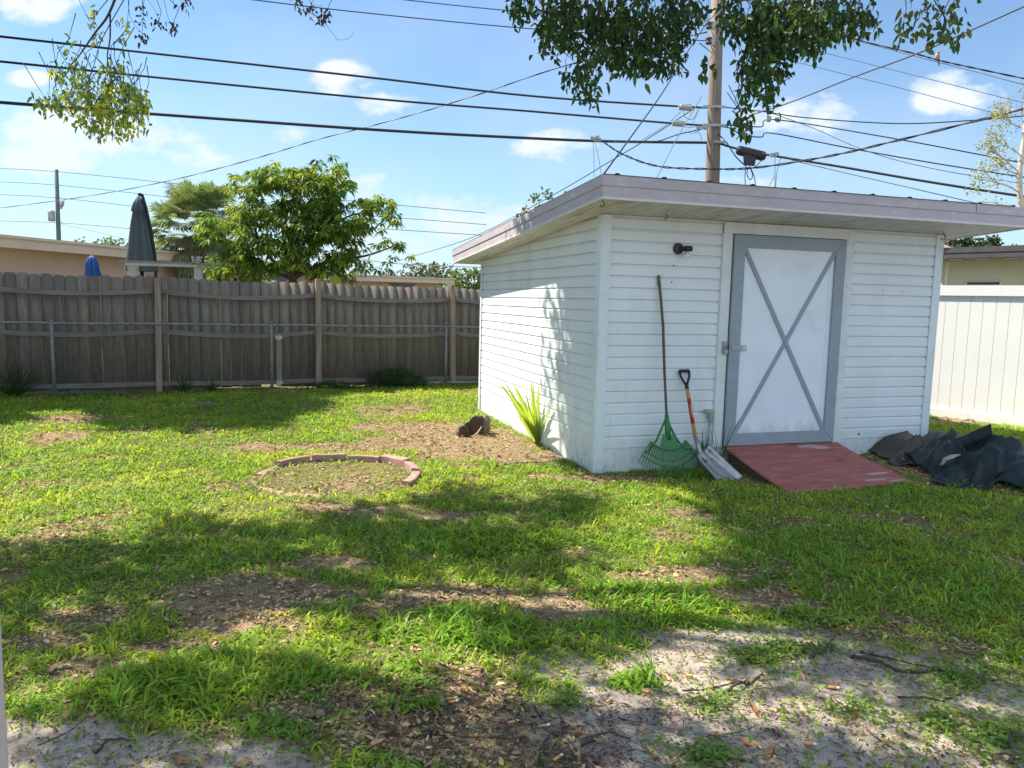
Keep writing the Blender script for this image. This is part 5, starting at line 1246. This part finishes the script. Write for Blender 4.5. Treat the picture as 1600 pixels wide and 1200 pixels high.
cable([(1118, 222, K), (1150, 232, 16.6), (1200, 242, 16.2), (1310, 260, 15.4), (1450, 284, 14.6), (1600, 307, 13.8), (1800, 334, 12.8)], .024, 'thickest black cable running from the pole past the splice box to the lower right')
cable([(1236, 250, 16), (1320, 270, 15.4), (1420, 293, 14.8), (1562, 326, 14)], .008, 'thin cable dipping just above the shed roof at the right', 'wiregrey')
cable([(1118, 197, K), (1140, 200, 16.8), (1160, 211, 16.6), (1190, 214, 16.4), (1206, 208, 16.3), (1330, 232, 15.5), (1460, 255, 14.8), (1620, 280, 14)], .013, 'black cable with a small drip loop leaving the pole at middle height')
cable([(1110, 196, K), (1160, 196, 16.8), (1190, 198, 16.5), (1212, 187, 16.3), (1400, 217, 15), (1600, 255, 14)], .012, 'black cable with an upturned jog just right of the hanging leaves')
cable([(1118, 166, K), (1190, 174, 16.4), (1260, 184, 16), (1400, 193, 15), (1520, 188, 14.2), (1620, 179, 13.6)], .011, 'slightly sagging cable running almost level across the two right clouds')
cable([(1200, 175, 16.4), (1270, 200, 15.9), (1360, 238, 15.2), (1470, 266, 14.6), (1620, 290, 14)], .007, 'thin grey cable crossing below the level cable at the right', 'wiregrey')
cable([(1170, 181, 16.6), (1240, 158, 15.6), (1330, 122, 14.3), (1430, 85, 13), (1520, 46, 12), (1640, -8, 11)], .012, 'straight cable climbing to the top right corner past the small leafy sprig')
cable([(1290, 46, 16), (1350, 65, 15.6), (1430, 84, 15), (1470, 95, 14.7), (1530, 108, 14.3), (1620, 127, 13.8)], .010, 'wavy twisted cable at the upper right that carries the small bird', twist=.008)
cable([(1296, 52, 16), (1430, 88, 15), (1520, 111, 14.4), (1620, 138, 13.8)], .006, 'thin line just under the twisted cable at the upper right', 'wiregrey')
cable([(1262, 76, 16), (1430, 118, 15), (1620, 166, 14)], .006, 'upper of two parallel thin lines crossing the sky at the right', 'wiregrey')
cable([(1215, 90, 16), (1400, 136, 15), (1580, 184, 14)], .006, 'lower of two parallel thin lines crossing the sky at the right', 'wiregrey')
for i, (a, b, c, lab) in enumerate(((264, 300, 333, 'highest'), (285, 322, 351, 'second highest'), (305, 343, 368, 'third highest'))):
    cable([(-60, a-2, 52), (88, a+4, 52), (400, b, 52), (760, c, 52)], .022, lab+' of the faint distant lines held by the small far pole', 'wiregrey')
cable([(-60, 344, 52), (90, 348, 52), (250, 362, 50), (480, 388, 46), (600, 410, 44), (760, 418, 42)], .022, 'lowest faint distant line sagging just over the tan house roof', 'wiregrey')
cable([(92, 349, 52), (150, 362, 46), (215, 378, 40)], .018, 'faint service line dropping from the far pole to the tan house', 'wiregrey')
cable([(1116, 205, K), (1133, 220, 16.6), (1150, 245, 16.3), (1166, 260, 16.2)], .013, 'short black cable drooping from the pole to the splice box underside')
def splice():
    Y = 16.35; o = np.array(at(1172, 242, Y)); r = empty('splice_box', o, label='black cable splice closure hanging from the thick cable right of the pole', cat='junction box'); P = lambda x, y, d=0: np.array(at(x, y, Y+d))-o
    MB().tube([P(1151, 234), P(1155, 235), P(1192, 244), P(1196, 245)], [.07, .10, .10, .07], 14).build('closure_tube', M['blackplastic'], r, smooth=False, bevel=.01)
    MB().add([P(1161, 240, -.08), P(1182, 245, -.08), P(1179, 260, -.08), P(1162, 258, -.08), P(1161, 240, .08), P(1182, 245, .08), P(1179, 260, .08), P(1162, 258, .08)], [(0, 3, 2, 1), (4, 5, 6, 7), (0, 1, 5, 4), (1, 2, 6, 5), (2, 3, 7, 6), (3, 0, 4, 7)]).build('closure_box', M['blackplastic'], r, bevel=.015)
    m = MB()
    for pts in ([(1166, 260), (1164, 275), (1165, 290)], [(1170, 260), (1167, 272), (1172, 281), (1176, 274), (1172, 262)], [(1172, 260), (1178, 275), (1181, 292)], [(1190, 250), (1185, 256), (1178, 262)]): m.tube(smooth_line([P(*p) for p in pts], 4), .009, 5)
    m.build('wire_tails', M['wire'], r)
splice()
def hardware(px, py, Y, label, pts, name='cable_clamp', can=None):
    o = np.array(at(px, py, Y)); r = empty(name, o, label=label, cat='cable hardware'); P = lambda x, y, d=0: np.array(at(x, y, Y+d))-o
    m = MB(); random.seed(px)
    for k in range(5): 
        c = P(px+random.uniform(-10, 10), py+random.uniform(-3, 2)); m.box((c[0]-.04, -.03+k*.012, c[2]-.03), (c[0]+.04, .02+k*.012, c[2]+.035))
    if can: c = P(*can); m.lathe([(.05, -.13), (.065, -.11), (.065, .11), (.05, .13)], c, (1, 0, -.05), 10)
    m.build('clamp', M['galv'], r)
    w = MB()
    for q in pts: w.tube(smooth_line([P(*p) for p in q], 4), .007, 4)
    w.build('hanging_wires', M['wiregrey'], r)
hardware(934, 218, 16.6, 'clamp with two thin wires dangling on the thickest left cable', [[(927, 222), (928, 248), (928, 276)], [(930, 224), (936, 250), (939, 272)]])
hardware(1071, 168, 16.8, 'pale splice and wire coil on the highest left cable near the pole', [[(1068, 172), (1070, 182), (1079, 187), (1086, 182)], [(1090, 168), (1088, 178), (1083, 186)], [(1094, 168), (1088, 180), (1084, 190), (1078, 200)], [(1064, 174), (1040, 196), (1004, 218)]], can=(1071, 168))
hardware(1094, 200, 16.8, 'tangled clamps on the middle left cable at the pole', [[(1062, 194), (1075, 199), (1100, 196)], [(1085, 204), (1094, 210), (1096, 220)], [(1070, 206), (1084, 208), (1098, 200)]], can=(1060, 193))
hardware(1213, 243, 16.1, 'small clamp with thin wires hanging over the shed roof', [[(1211, 243), (1211, 270), (1211, 294)], [(1221, 244), (1214, 268), (1212, 294)], [(1210, 276), (1202, 290)]])
hardware(1210, 187, 16.3, 'tiny fitting where the upturned jog meets the straight cable', [[(1165, 184), (1167, 177), (1172, 182), (1170, 189), (1164, 186)]])
def bird():
    Y = 14.75; p = at(1465, 94.5, Y); o = np.array(p); r = Vector(o); m = MB()
    m.tube([(.05, .02, -.12), (.02, 0, -.03), (-.005, 0, .02), (-.015, -.01, .06), (-.01, -.01, .10), (-.012, -.02, .128)], [.006, .02, .042, .046, .028, .012], 12)
    m.tube([(-.012, -.02, .10), (-.012, -.03, .122), (-.014, -.045, .128), (-.016, -.06, .124)], [.02, .025, .018, .003], 10)
    m.tube([(.0, 0, .0), (.0, 0, -.035)], .004, 5)
    o_ = m.build('small_bird', M['bird'], None, smooth=True); o_.location = p+np.array([0, 0, .02]); tag(o_, 'small brown bird perched on the twisted cable', 'bird')
bird()
def porch_post():
    Y = .62; e = at(16, 1200, Y+.03); e2 = at(2, 700, Y); x1 = e[0]+.0005
    m = MB(); m.box((x1-.09, Y, -.05), (x1, Y+.03, 2.6)); o = m.build('porch_post', M['porch'], None, bevel=.004); tag(o, 'pale painted post edge very close at the far left of the view', 'post')
porch_post()

# ------------------------------------------------------------------ grass, weeds, litter
def grass():
    V = []; T = []
    X0, Y0 = [], []
    for (y0, y1, den) in ((1.9, 3.4, 5200), (3.4, 5, 4300), (5, 7.5, 3300), (7.5, 10.5, 2300), (10.5, 15.5, 1500)):
        xm = .72*y1+.4; n = int(den*(2*xm)*(y1-y0)); x = rng.uniform(-xm, xm, n); y = rng.uniform(y0, y1, n); k = np.abs(x) < .70*y+.45; X0.append(x[k]); Y0.append(y[k])
    # a strip beyond the frame on each side so shade and edges read from a step away
    n = 16000; x = rng.uniform(-11, 9, n); y = rng.uniform(1.9, 15, n); k = np.abs(x) >= .70*y+.45; X0.append(x[k]); Y0.append(y[k])
    x = np.concatenate(X0); y = np.concatenate(Y0)
    # behind the fences and under the shed nothing grows in view
    s_f = (x-FA[0])*FN[0]+(y-FA[1])*FN[1]; pv = (x-5.7467)*.772+(y-10.322)*.636
    u, v = to_uv(x, y)
    keep = (s_f > .10) & ~shed_mask(x, y) & (pv < -.12) & ~((u > 1.3) & (u < 2.72) & (v > -1.08) & (v < 0)) & ~((u > 2.85) & (v > -1.15) & (v < .15) & (u < 4.9))
    x, y, s_f, u, v = x[keep], y[keep], s_f[keep], u[keep], v[keep]
    s, l, t = maps(x, y)
    clump = sstep((vnoise(x, y, .16, 71)*.6+vnoise(x, y, .45, 72)*.4-.30)/.3)
    dns = (1-.93*sstep((s-.25)*1.4)*(.85+.15*vnoise(x, y, .3, 77)))*(1-.90*l)*(.48+.52*clump)+.5*t
    dns *= sstep((s_f-.12)/.35)*.8+.2
    dr = np.hypot(x+1.51, y-6.5); dns = np.where(dr < .62, dns*.07, dns)
    dns = np.where(np.abs(dr-.68) < .075, dns*np.where((y > 6.55) | (x > -1.2), .15, .6), dns)
    k = rng.random(len(x)) < dns
    x, y, s, l, t = x[k], y[k], s[k], l[k], t[k]; n = len(x); clump = clump[k]; s_f = s_f[k]
    z = gz(x, y)-.004
    dist = y; ln = rng.uniform(.032, .072, n)*(1+.6*t+.3*clump)*(1-.45*l)*(1-.35*s)*(1+.012*np.maximum(dist-6, 0)); ln *= np.where(t > .3, rng.uniform(.8, 1.35, n), 1)
    wd = rng.uniform(.0058, .0115, n)*(1+.35*t)*(1+.10*np.maximum(dist-5, 0))
    # blades fan out from shared tuft centres, so lean follows the offset from the nearest tuft
    cell = .07; gx = np.floor(x/cell); gy = np.floor(y/cell); hx = (np.sin(gx*12.9898+gy*78.233)*43758.5453) % 1; hy = (np.sin(gx*39.346+gy*11.135)*24634.634) % 1
    ox = x-(gx+hx)*cell; oy = y-(gy+hy)*cell; a = np.arctan2(oy, ox)+rng.normal(0, .7, n); lean = np.clip(np.hypot(ox, oy)/cell*1.1+rng.uniform(.15, .85, n), .1, 1.45)
    d1 = np.stack([np.cos(a)*np.sin(lean*.7), np.sin(a)*np.sin(lean*.7), np.cos(lean*.7)], 1); l2 = np.minimum(lean*1.35+.25, 1.9); d2 = np.stack([np.cos(a)*np.sin(l2), np.sin(a)*np.sin(l2), np.cos(l2)], 1)
    ra = a+np.pi/2+rng.normal(0, .5, n); sd = np.stack([np.cos(ra), np.sin(ra), rng.normal(0, .15, n)], 1)
    b = np.stack([x, y, z], 1); L_ = ln[:, None]; w = wd[:, None]
    m1 = b+d1*L_*.5; tp = m1+d2*L_*.55
    VV_ = np.stack([b-sd*w*.35, b+sd*w*.35, m1+sd*w*.5, m1-sd*w*.5, tp], 1).reshape(-1, 3)
    i = (np.arange(n)*5)[:, None]; Q = (i+np.array([[0, 1, 2, 3]])).ravel(); Tt = (i+np.array([[3, 2, 4]])).ravel()
    yellow = sstep((vnoise(x, y, .9, 81)*.5+vnoise(x, y, .22, 82)*.5-.42)/.3)[:, None]
    c = np.array([.23, .41, .05])*(1-yellow)+np.array([.36, .51, .06])*yellow
    c = c*(1+rng.uniform(-.3, .3, (n, 1)))*(1+rng.uniform(-.1, .1, (n, 3)))
    lush = sstep(t)[:, None]; c = c*(1-lush*.35)+np.array([.14, .32, .03])*lush*.35
    dry = rng.random(n) < .05+.22*l+.10*s; c[dry] = np.array([.30, .24, .12])*(1+rng.uniform(-.35, .25, (dry.sum(), 1)))
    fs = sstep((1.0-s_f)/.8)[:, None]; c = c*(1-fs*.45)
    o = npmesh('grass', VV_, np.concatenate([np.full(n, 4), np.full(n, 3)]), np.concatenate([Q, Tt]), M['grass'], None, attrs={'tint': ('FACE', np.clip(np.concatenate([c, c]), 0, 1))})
    tag(o, 'patchy coarse green lawn grass across the yard', 'grass', kind='stuff'); print('grass blades', n)
grass()
def weeds():
    # low round leaved creeping weeds on the sand
    spots = [(1240, 1015, 120, 26, 260), (1180, 1030, 60, 20, 160), (1290, 970, 60, 12, 160), (1490, 1060, 90, 40, 240), (1110, 1100, 60, 30, 90), (1100, 1180, 60, 20, 120), (1460, 1130, 60, 30, 110), (1560, 1150, 80, 40, 260), (1500, 960, 120, 20, 200), (1330, 1110, 60, 20, 60), (200, 1080, 90, 20, 90), (450, 1140, 60, 18, 60), (880, 1100, 40, 12, 50), (650, 1070, 50, 14, 70), (50, 950, 60, 40, 140), (120, 940, 90, 30, 120), (1200, 900, 200, 30, 200), (560, 790, 40, 8, 60), (200, 690, 200, 30, 300), (450, 655, 160, 16, 300), (760, 790, 200, 20, 150), (1400, 850, 200, 60, 300), (620, 800, 20, 5, 20)]
    ps = []
    for px, py, a, b, n in spots+[(300, 720, 320, 70, 1500), (900, 850, 330, 60, 900), (150, 860, 160, 60, 800), (600, 640, 160, 30, 500)]:
        n = int(n*.42); th = rng.uniform(0, 6.28, n); q = np.abs(rng.normal(0, .62, n)); ps += [G(px+a*r*math.cos(w), min(py+b*r*math.sin(w), 1260)) for w, r in zip(th, q)]
    ps = np.array(ps); k = 7; N_ = len(ps)*k; pos = np.repeat(ps, k, 0)+rng.normal(size=(N_, 3))*np.array([.028, .028, .004]); pos[:, 2] += rng.uniform(.002, .025, N_)
    u, v = to_uv(pos[:, 0], pos[:, 1]); ok = v < -.05; pos = pos[ok | (u < -.1)]; N_ = len(pos)
    az = rng.uniform(0, 6.28, N_); d = np.stack([np.cos(az), np.sin(az), rng.uniform(-.1, .5, N_)], 1)
    o = leaves_obj('creeping_weeds', [leaf_geo(pos, d, runit(N_, 3), rng.uniform(.012, .028, N_), rng.uniform(.010, .02, N_), cols(N_, (.20, .32, .08), .3, .12))], M['grass'])
    tag(o, 'low small leaved weeds creeping over the sand', 'weeds', kind='stuff')
weeds()
def litter_col(x, y, n):
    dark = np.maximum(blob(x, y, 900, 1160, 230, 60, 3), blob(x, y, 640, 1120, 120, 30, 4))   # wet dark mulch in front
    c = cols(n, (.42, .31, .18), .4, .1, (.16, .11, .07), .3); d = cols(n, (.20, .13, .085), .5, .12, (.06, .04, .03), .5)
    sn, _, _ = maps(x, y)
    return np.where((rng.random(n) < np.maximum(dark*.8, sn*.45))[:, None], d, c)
def litter():
    n = 150000; y = 2.0+rng.random(n)**1.5*11; x = rng.uniform(-1, 1, n)*(.72*y+.4)
    s, l, t = maps(x, y); dr = np.hypot(x+1.51, y-6.5); u, v = to_uv(x, y)
    dns = .27+.95*l*(1-s)+.42*s; dns = np.where(dr < .66, 1., dns); dns *= np.where((u > 2.75) & (v > -1.2) & (v < 0), 3, 1)
    clumpy = sstep((vnoise(x, y, .2, 91)-.35)/.3); dns *= .35+.65*clumpy
    s_f = (x-FA[0])*FN[0]+(y-FA[1])*FN[1]
    k = (rng.random(n) < dns) & ~shed_mask(x, y) & (s_f > .05) & ~((u > 1.28) & (u < 2.74) & (v > -1.12) & (v < 0)); x, y = x[k], y[k]; n = len(x)
    z = gz(x, y)+rng.uniform(.002, .014, n); az = rng.uniform(0, 6.28, n); d = np.stack([np.cos(az), np.sin(az), rng.uniform(-.25, .35, n)], 1)
    sn, _, _ = maps(x, y); ln = rng.uniform(.010, .034, n)*(1+.07*y)*(1-.45*sn); wd = ln*rng.uniform(.12, .6, n)
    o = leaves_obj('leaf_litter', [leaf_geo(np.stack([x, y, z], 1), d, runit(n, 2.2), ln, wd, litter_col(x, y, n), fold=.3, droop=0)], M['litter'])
    tag(o, 'scattered chips of dead leaf and mulch over bare ground', 'leaf litter', kind='stuff')
    # fine twigs and roots matted in the mulch
    m = MB()
    for _ in range(900):
        py = random.uniform(1050, 1250) if random.random() < .75 else random.uniform(880, 1060); px = random.gauss(900, 210) if py > 1050 else random.uniform(0, 1600)
        p = G(px, py); a = random.uniform(0, 6.28); L_ = random.uniform(.02, .10); b = random.uniform(-.4, .4); q = [p+np.array([math.cos(a+b*t)*L_*t, math.sin(a+b*t)*L_*t, .006+.008*math.sin(3*t)]) for t in (0, .5, 1)]
        m.tube(q, [.0016, .0014, .0007], 3)
    tag(m.build('twig_litter', M['twig']), 'fine dark twigs matted in the mulch near the viewer', 'twig litter', kind='stuff')
litter()
def fallen_leaves():
    protos = []
    for k in range(4):
        K = 6; V = []; rn = random.Random(k); curl = rn.uniform(.5, 1.5); tw = rn.uniform(-.5, .5)
        for i in range(K+1):
            t = i/K; w = .36*math.sin(math.pi*min(1, t*.93+.06))**.8; zc = curl*.22*(t-.5)**2*1.2+.05*t
            for s in (-1, -.5, 0, .5, 1): V.append(((t-.5), s*w*.5, zc+abs(s)**1.5*w*.28*curl+.04*math.sin(9*t+3*s+k)+tw*s*w*(t-.5)+.01))
        F_ = [(i*5+j, (i+1)*5+j, (i+1)*5+j+1, i*5+j+1) for i in range(K) for j in range(4)]
        me = bpy.data.meshes.new('fallen_leaf'); me.from_pydata(V, [], F_); me.materials.append(M['dryleaf'] if k % 2 else M['dryleafpale']); me.shade_smooth(); protos.append(me)
    spots = [(240, 1137, 1.5, 1), (585, 1170, 1.4, 0), (850, 1068, 1.3, 1), (838, 1062, .9, 0), (965, 1015, 1, 0), (725, 1078, 1, 1), (745, 1078, .9, 1), (1010, 1082, 1.1, 0), (965, 1180, .9, 0), (1005, 1145, 1.1, 0), (802, 1175, 1, 0), (798, 1190, 1, 0), (1180, 1115, 1.5, 1), (1115, 1152, 1.3, 0), (1165, 1163, 1.2, 1), (1290, 1095, 1, 1), (1335, 1120, 1.2, 1), (1325, 1130, .9, 1), (1498, 1132, 1.5, 0), (1525, 1160, 1.1, 1), (1490, 1115, 1, 1), (1115, 1080, 1, 1), (1145, 1065, 1.1, 1), (1207, 935, .9, 0), (1225, 930, 1, 0), (1075, 957, 1, 1), (1592, 1045, 1, 1), (130, 1100, .9, 0), (490, 1120, 1.4, 1), (500, 1118, 1, 0), (470, 1135, 1, 0), (395, 1140, .9, 1), (540, 1090, 1.2, 1), (530, 1065, 1, 0), (560, 1055, 1, 0), (680, 1115, .9, 1), (1255, 1060, .9, 0), (1360, 1090, .8, 1), (1370, 1085, .8, 1), (1300, 1075, 1, 1), (930, 1105, 1, 0), (1060, 1145, 1, 0), (1215, 1150, .9, 1), (1345, 965, .9, 0), (760, 1142, 1, 0), (640, 1135, 1, 0), (1380, 1165, .9, 1), (1550, 1015, .8, 1), (1080, 1098, .9, 0), (900, 1150, 1.2, 1), (1020, 1180, .9, 0), (380, 1195, 1.2, 1), (285, 1193, 1.6, 1), (1200, 1180, 1, 1), (690, 1098, 1, 0), (610, 1078, 1.1, 0), (50, 1040, 1, 0), (315, 1035, 1, 1), (860, 1120, 1, 0), (895, 1178, 1.1, 0), (1160, 1190, 1.1, 0), (975, 1065, .8, 1), (1040, 1060, .9, 0)]
    for i, (px, py, sc, kind) in enumerate(spots):
        p = G(px, py); o = bpy.data.objects.new('fallen_leaf', protos[random.choice((1, 3) if kind else (0, 2))]); COL.objects.link(o); o.location = (p[0], p[1], p[2]+.004); o.rotation_euler = (random.uniform(-.5, .5), random.uniform(-.35, .35), random.uniform(0, 6.28)); s_ = .062*sc*random.uniform(.8, 1.1); o.scale = (s_, s_, s_)
        tag(o, ('orange brown curled dead leaf lying on the sandy ground' if kind else 'pale tan curled dead leaf lying on the sandy ground'), 'dead leaf', 'curled dead leaves on the sand')
fallen_leaves()
def butts():
    me = None
    for i, (px, py, a) in enumerate([(708, 1100, .3), (758, 1103, 1.1), (802, 1132, .4), (850, 1138, .3), (900, 1103, .6), (952, 1098, 1.0), (932, 1118, -1.1), (978, 1068, -.7), (872, 1188, .8), (565, 1192, .3), (1265, 1166, -.1), (1183, 1168, -1.2), (1303, 1078, -.4), (1080, 1060, -.5), (706, 1095, .1)]):
        if i == 0:
            c = MB().tube([(-.017, 0, .004), (.008, 0, .004)], .0042, 10); o = c.build('cigarette_butt', M['filter'], None, smooth=True)
            w = MB().tube([(.0082, 0, .004), (.018, 0, .0042)], .0040, 10).build('paper_end', M['paper'], o, smooth=True); first = o
        else:
            o = first.copy(); COL.objects.link(o)
            for ch in list(first.children): c = ch.copy(); COL.objects.link(c); c.parent = o
        p = G(px, py); o.location = (p[0], p[1], p[2]+.006); o.rotation_euler = (0, random.uniform(-.15, .15), a); o.scale = (1.25,)*3
        tag(o, 'orange cigarette butt lying among the dead leaves and sand', 'cigarette butt', 'cigarette butts dropped on the sand')
butts()
def sticks():
    data = [([(1066, 1080), (1100, 1078), (1150, 1068), (1210, 1062)], .004, 'thin pale stick lying across the sand below the shed'),
            ([(1130, 1090), (1150, 1076), (1170, 1070), (1190, 1052)], .007, 'short thick dark stick on the sand among creeping weeds'),
            ([(1265, 1030), (1290, 1020), (1300, 1000), (1322, 988)], .006, 'forked twig pointing up at the edge of the lawn'),
            ([(1330, 1028), (1370, 1042), (1410, 1052), (1470, 1050)], .009, 'weathered dark branch half sunk in the pale sand'),
            ([(1345, 1020), (1385, 1036), (1430, 1040), (1465, 1046)], .006, 'twisted root beside the half sunk branch'),
            ([(1402, 1090), (1440, 1098), (1480, 1094), (1520, 1070), (1560, 1062), (1590, 1060)], .005, 'long curved dark twig on the sand at the right'),
            ([(1355, 1142), (1375, 1158), (1405, 1176)], .004, 'short straight twig on the shaded sand'),
            ([(720, 1105), (745, 1120), (770, 1128), (800, 1133)], .003, 'curved dark twig near the cigarette butts'),
            ([(835, 1105), (850, 1130), (870, 1150)], .004, 'twig leaning over the brown mulch'),
            ([(868, 1092), (872, 1118), (880, 1150)], .005, 'upright looking stem in the brown mulch'),
            ([(845, 1175), (862, 1155), (885, 1148)], .006, 'thick dark root arching out of the mulch'),
            ([(910, 1165), (945, 1155), (985, 1156)], .006, 'barky stick lying in the dark mulch'),
            ([(650, 1150), (700, 1152), (760, 1153), (800, 1155)], .004, 'straight stick lying across the dark mulch'),
            ([(650, 1152), (680, 1148), (710, 1150)], .006, 'dark broken stick in the shaded mulch'),
            ([(60, 1165), (95, 1150), (125, 1130), (147, 1100)], .002, 'thin black twig lying on the grey sand at the left'),
            ([(150, 1178), (175, 1165), (215, 1160)], .006, 'forked piece of root on the grey sand at the left'),
            ([(75, 1055), (105, 1052), (135, 1054)], .006, 'brown stick at the ragged edge of the left grass'),
            ([(755, 735), (800, 728), (860, 722), (885, 716)], .006, 'long dark twig in the shade patch near the shed wall'),
            ([(1580, 1195), (1578, 1160), (1572, 1150)], .008, 'pale stick standing at the lower right corner'),
            ([(1532, 1196), (1560, 1188), (1595, 1187)], .006, 'brown stick lying at the lower right corner'),
            ([(1105, 1150), (1150, 1145), (1180, 1135)], .002, 'fine curved stem below the orange dead leaf')]
    for pts, r, lab in data:
        P = [G(*p)+np.array([0, 0, r*.8+(.02 if i == 1 and r > .004 else 0)]) for i, p in enumerate(pts)]; Ps = smooth_line(P, 6); Ps = [p+Vector((random.uniform(-1, 1), random.uniform(-1, 1), random.uniform(-.4, .4)))*r*.9 for p in Ps]
        m = MB(); m.tube(Ps, list(np.linspace(r, r*.45, len(Ps))), 7)
        if r > .003:
            a = Ps[len(Ps)//2]; m.tube([a, a+Vector((random.uniform(-.05, .05), random.uniform(-.05, .05), .008))], [r*.5, r*.2], 5)
        tag(m.build('fallen_twig', M['twig'], None, smooth=True), lab, 'twig')
sticks()
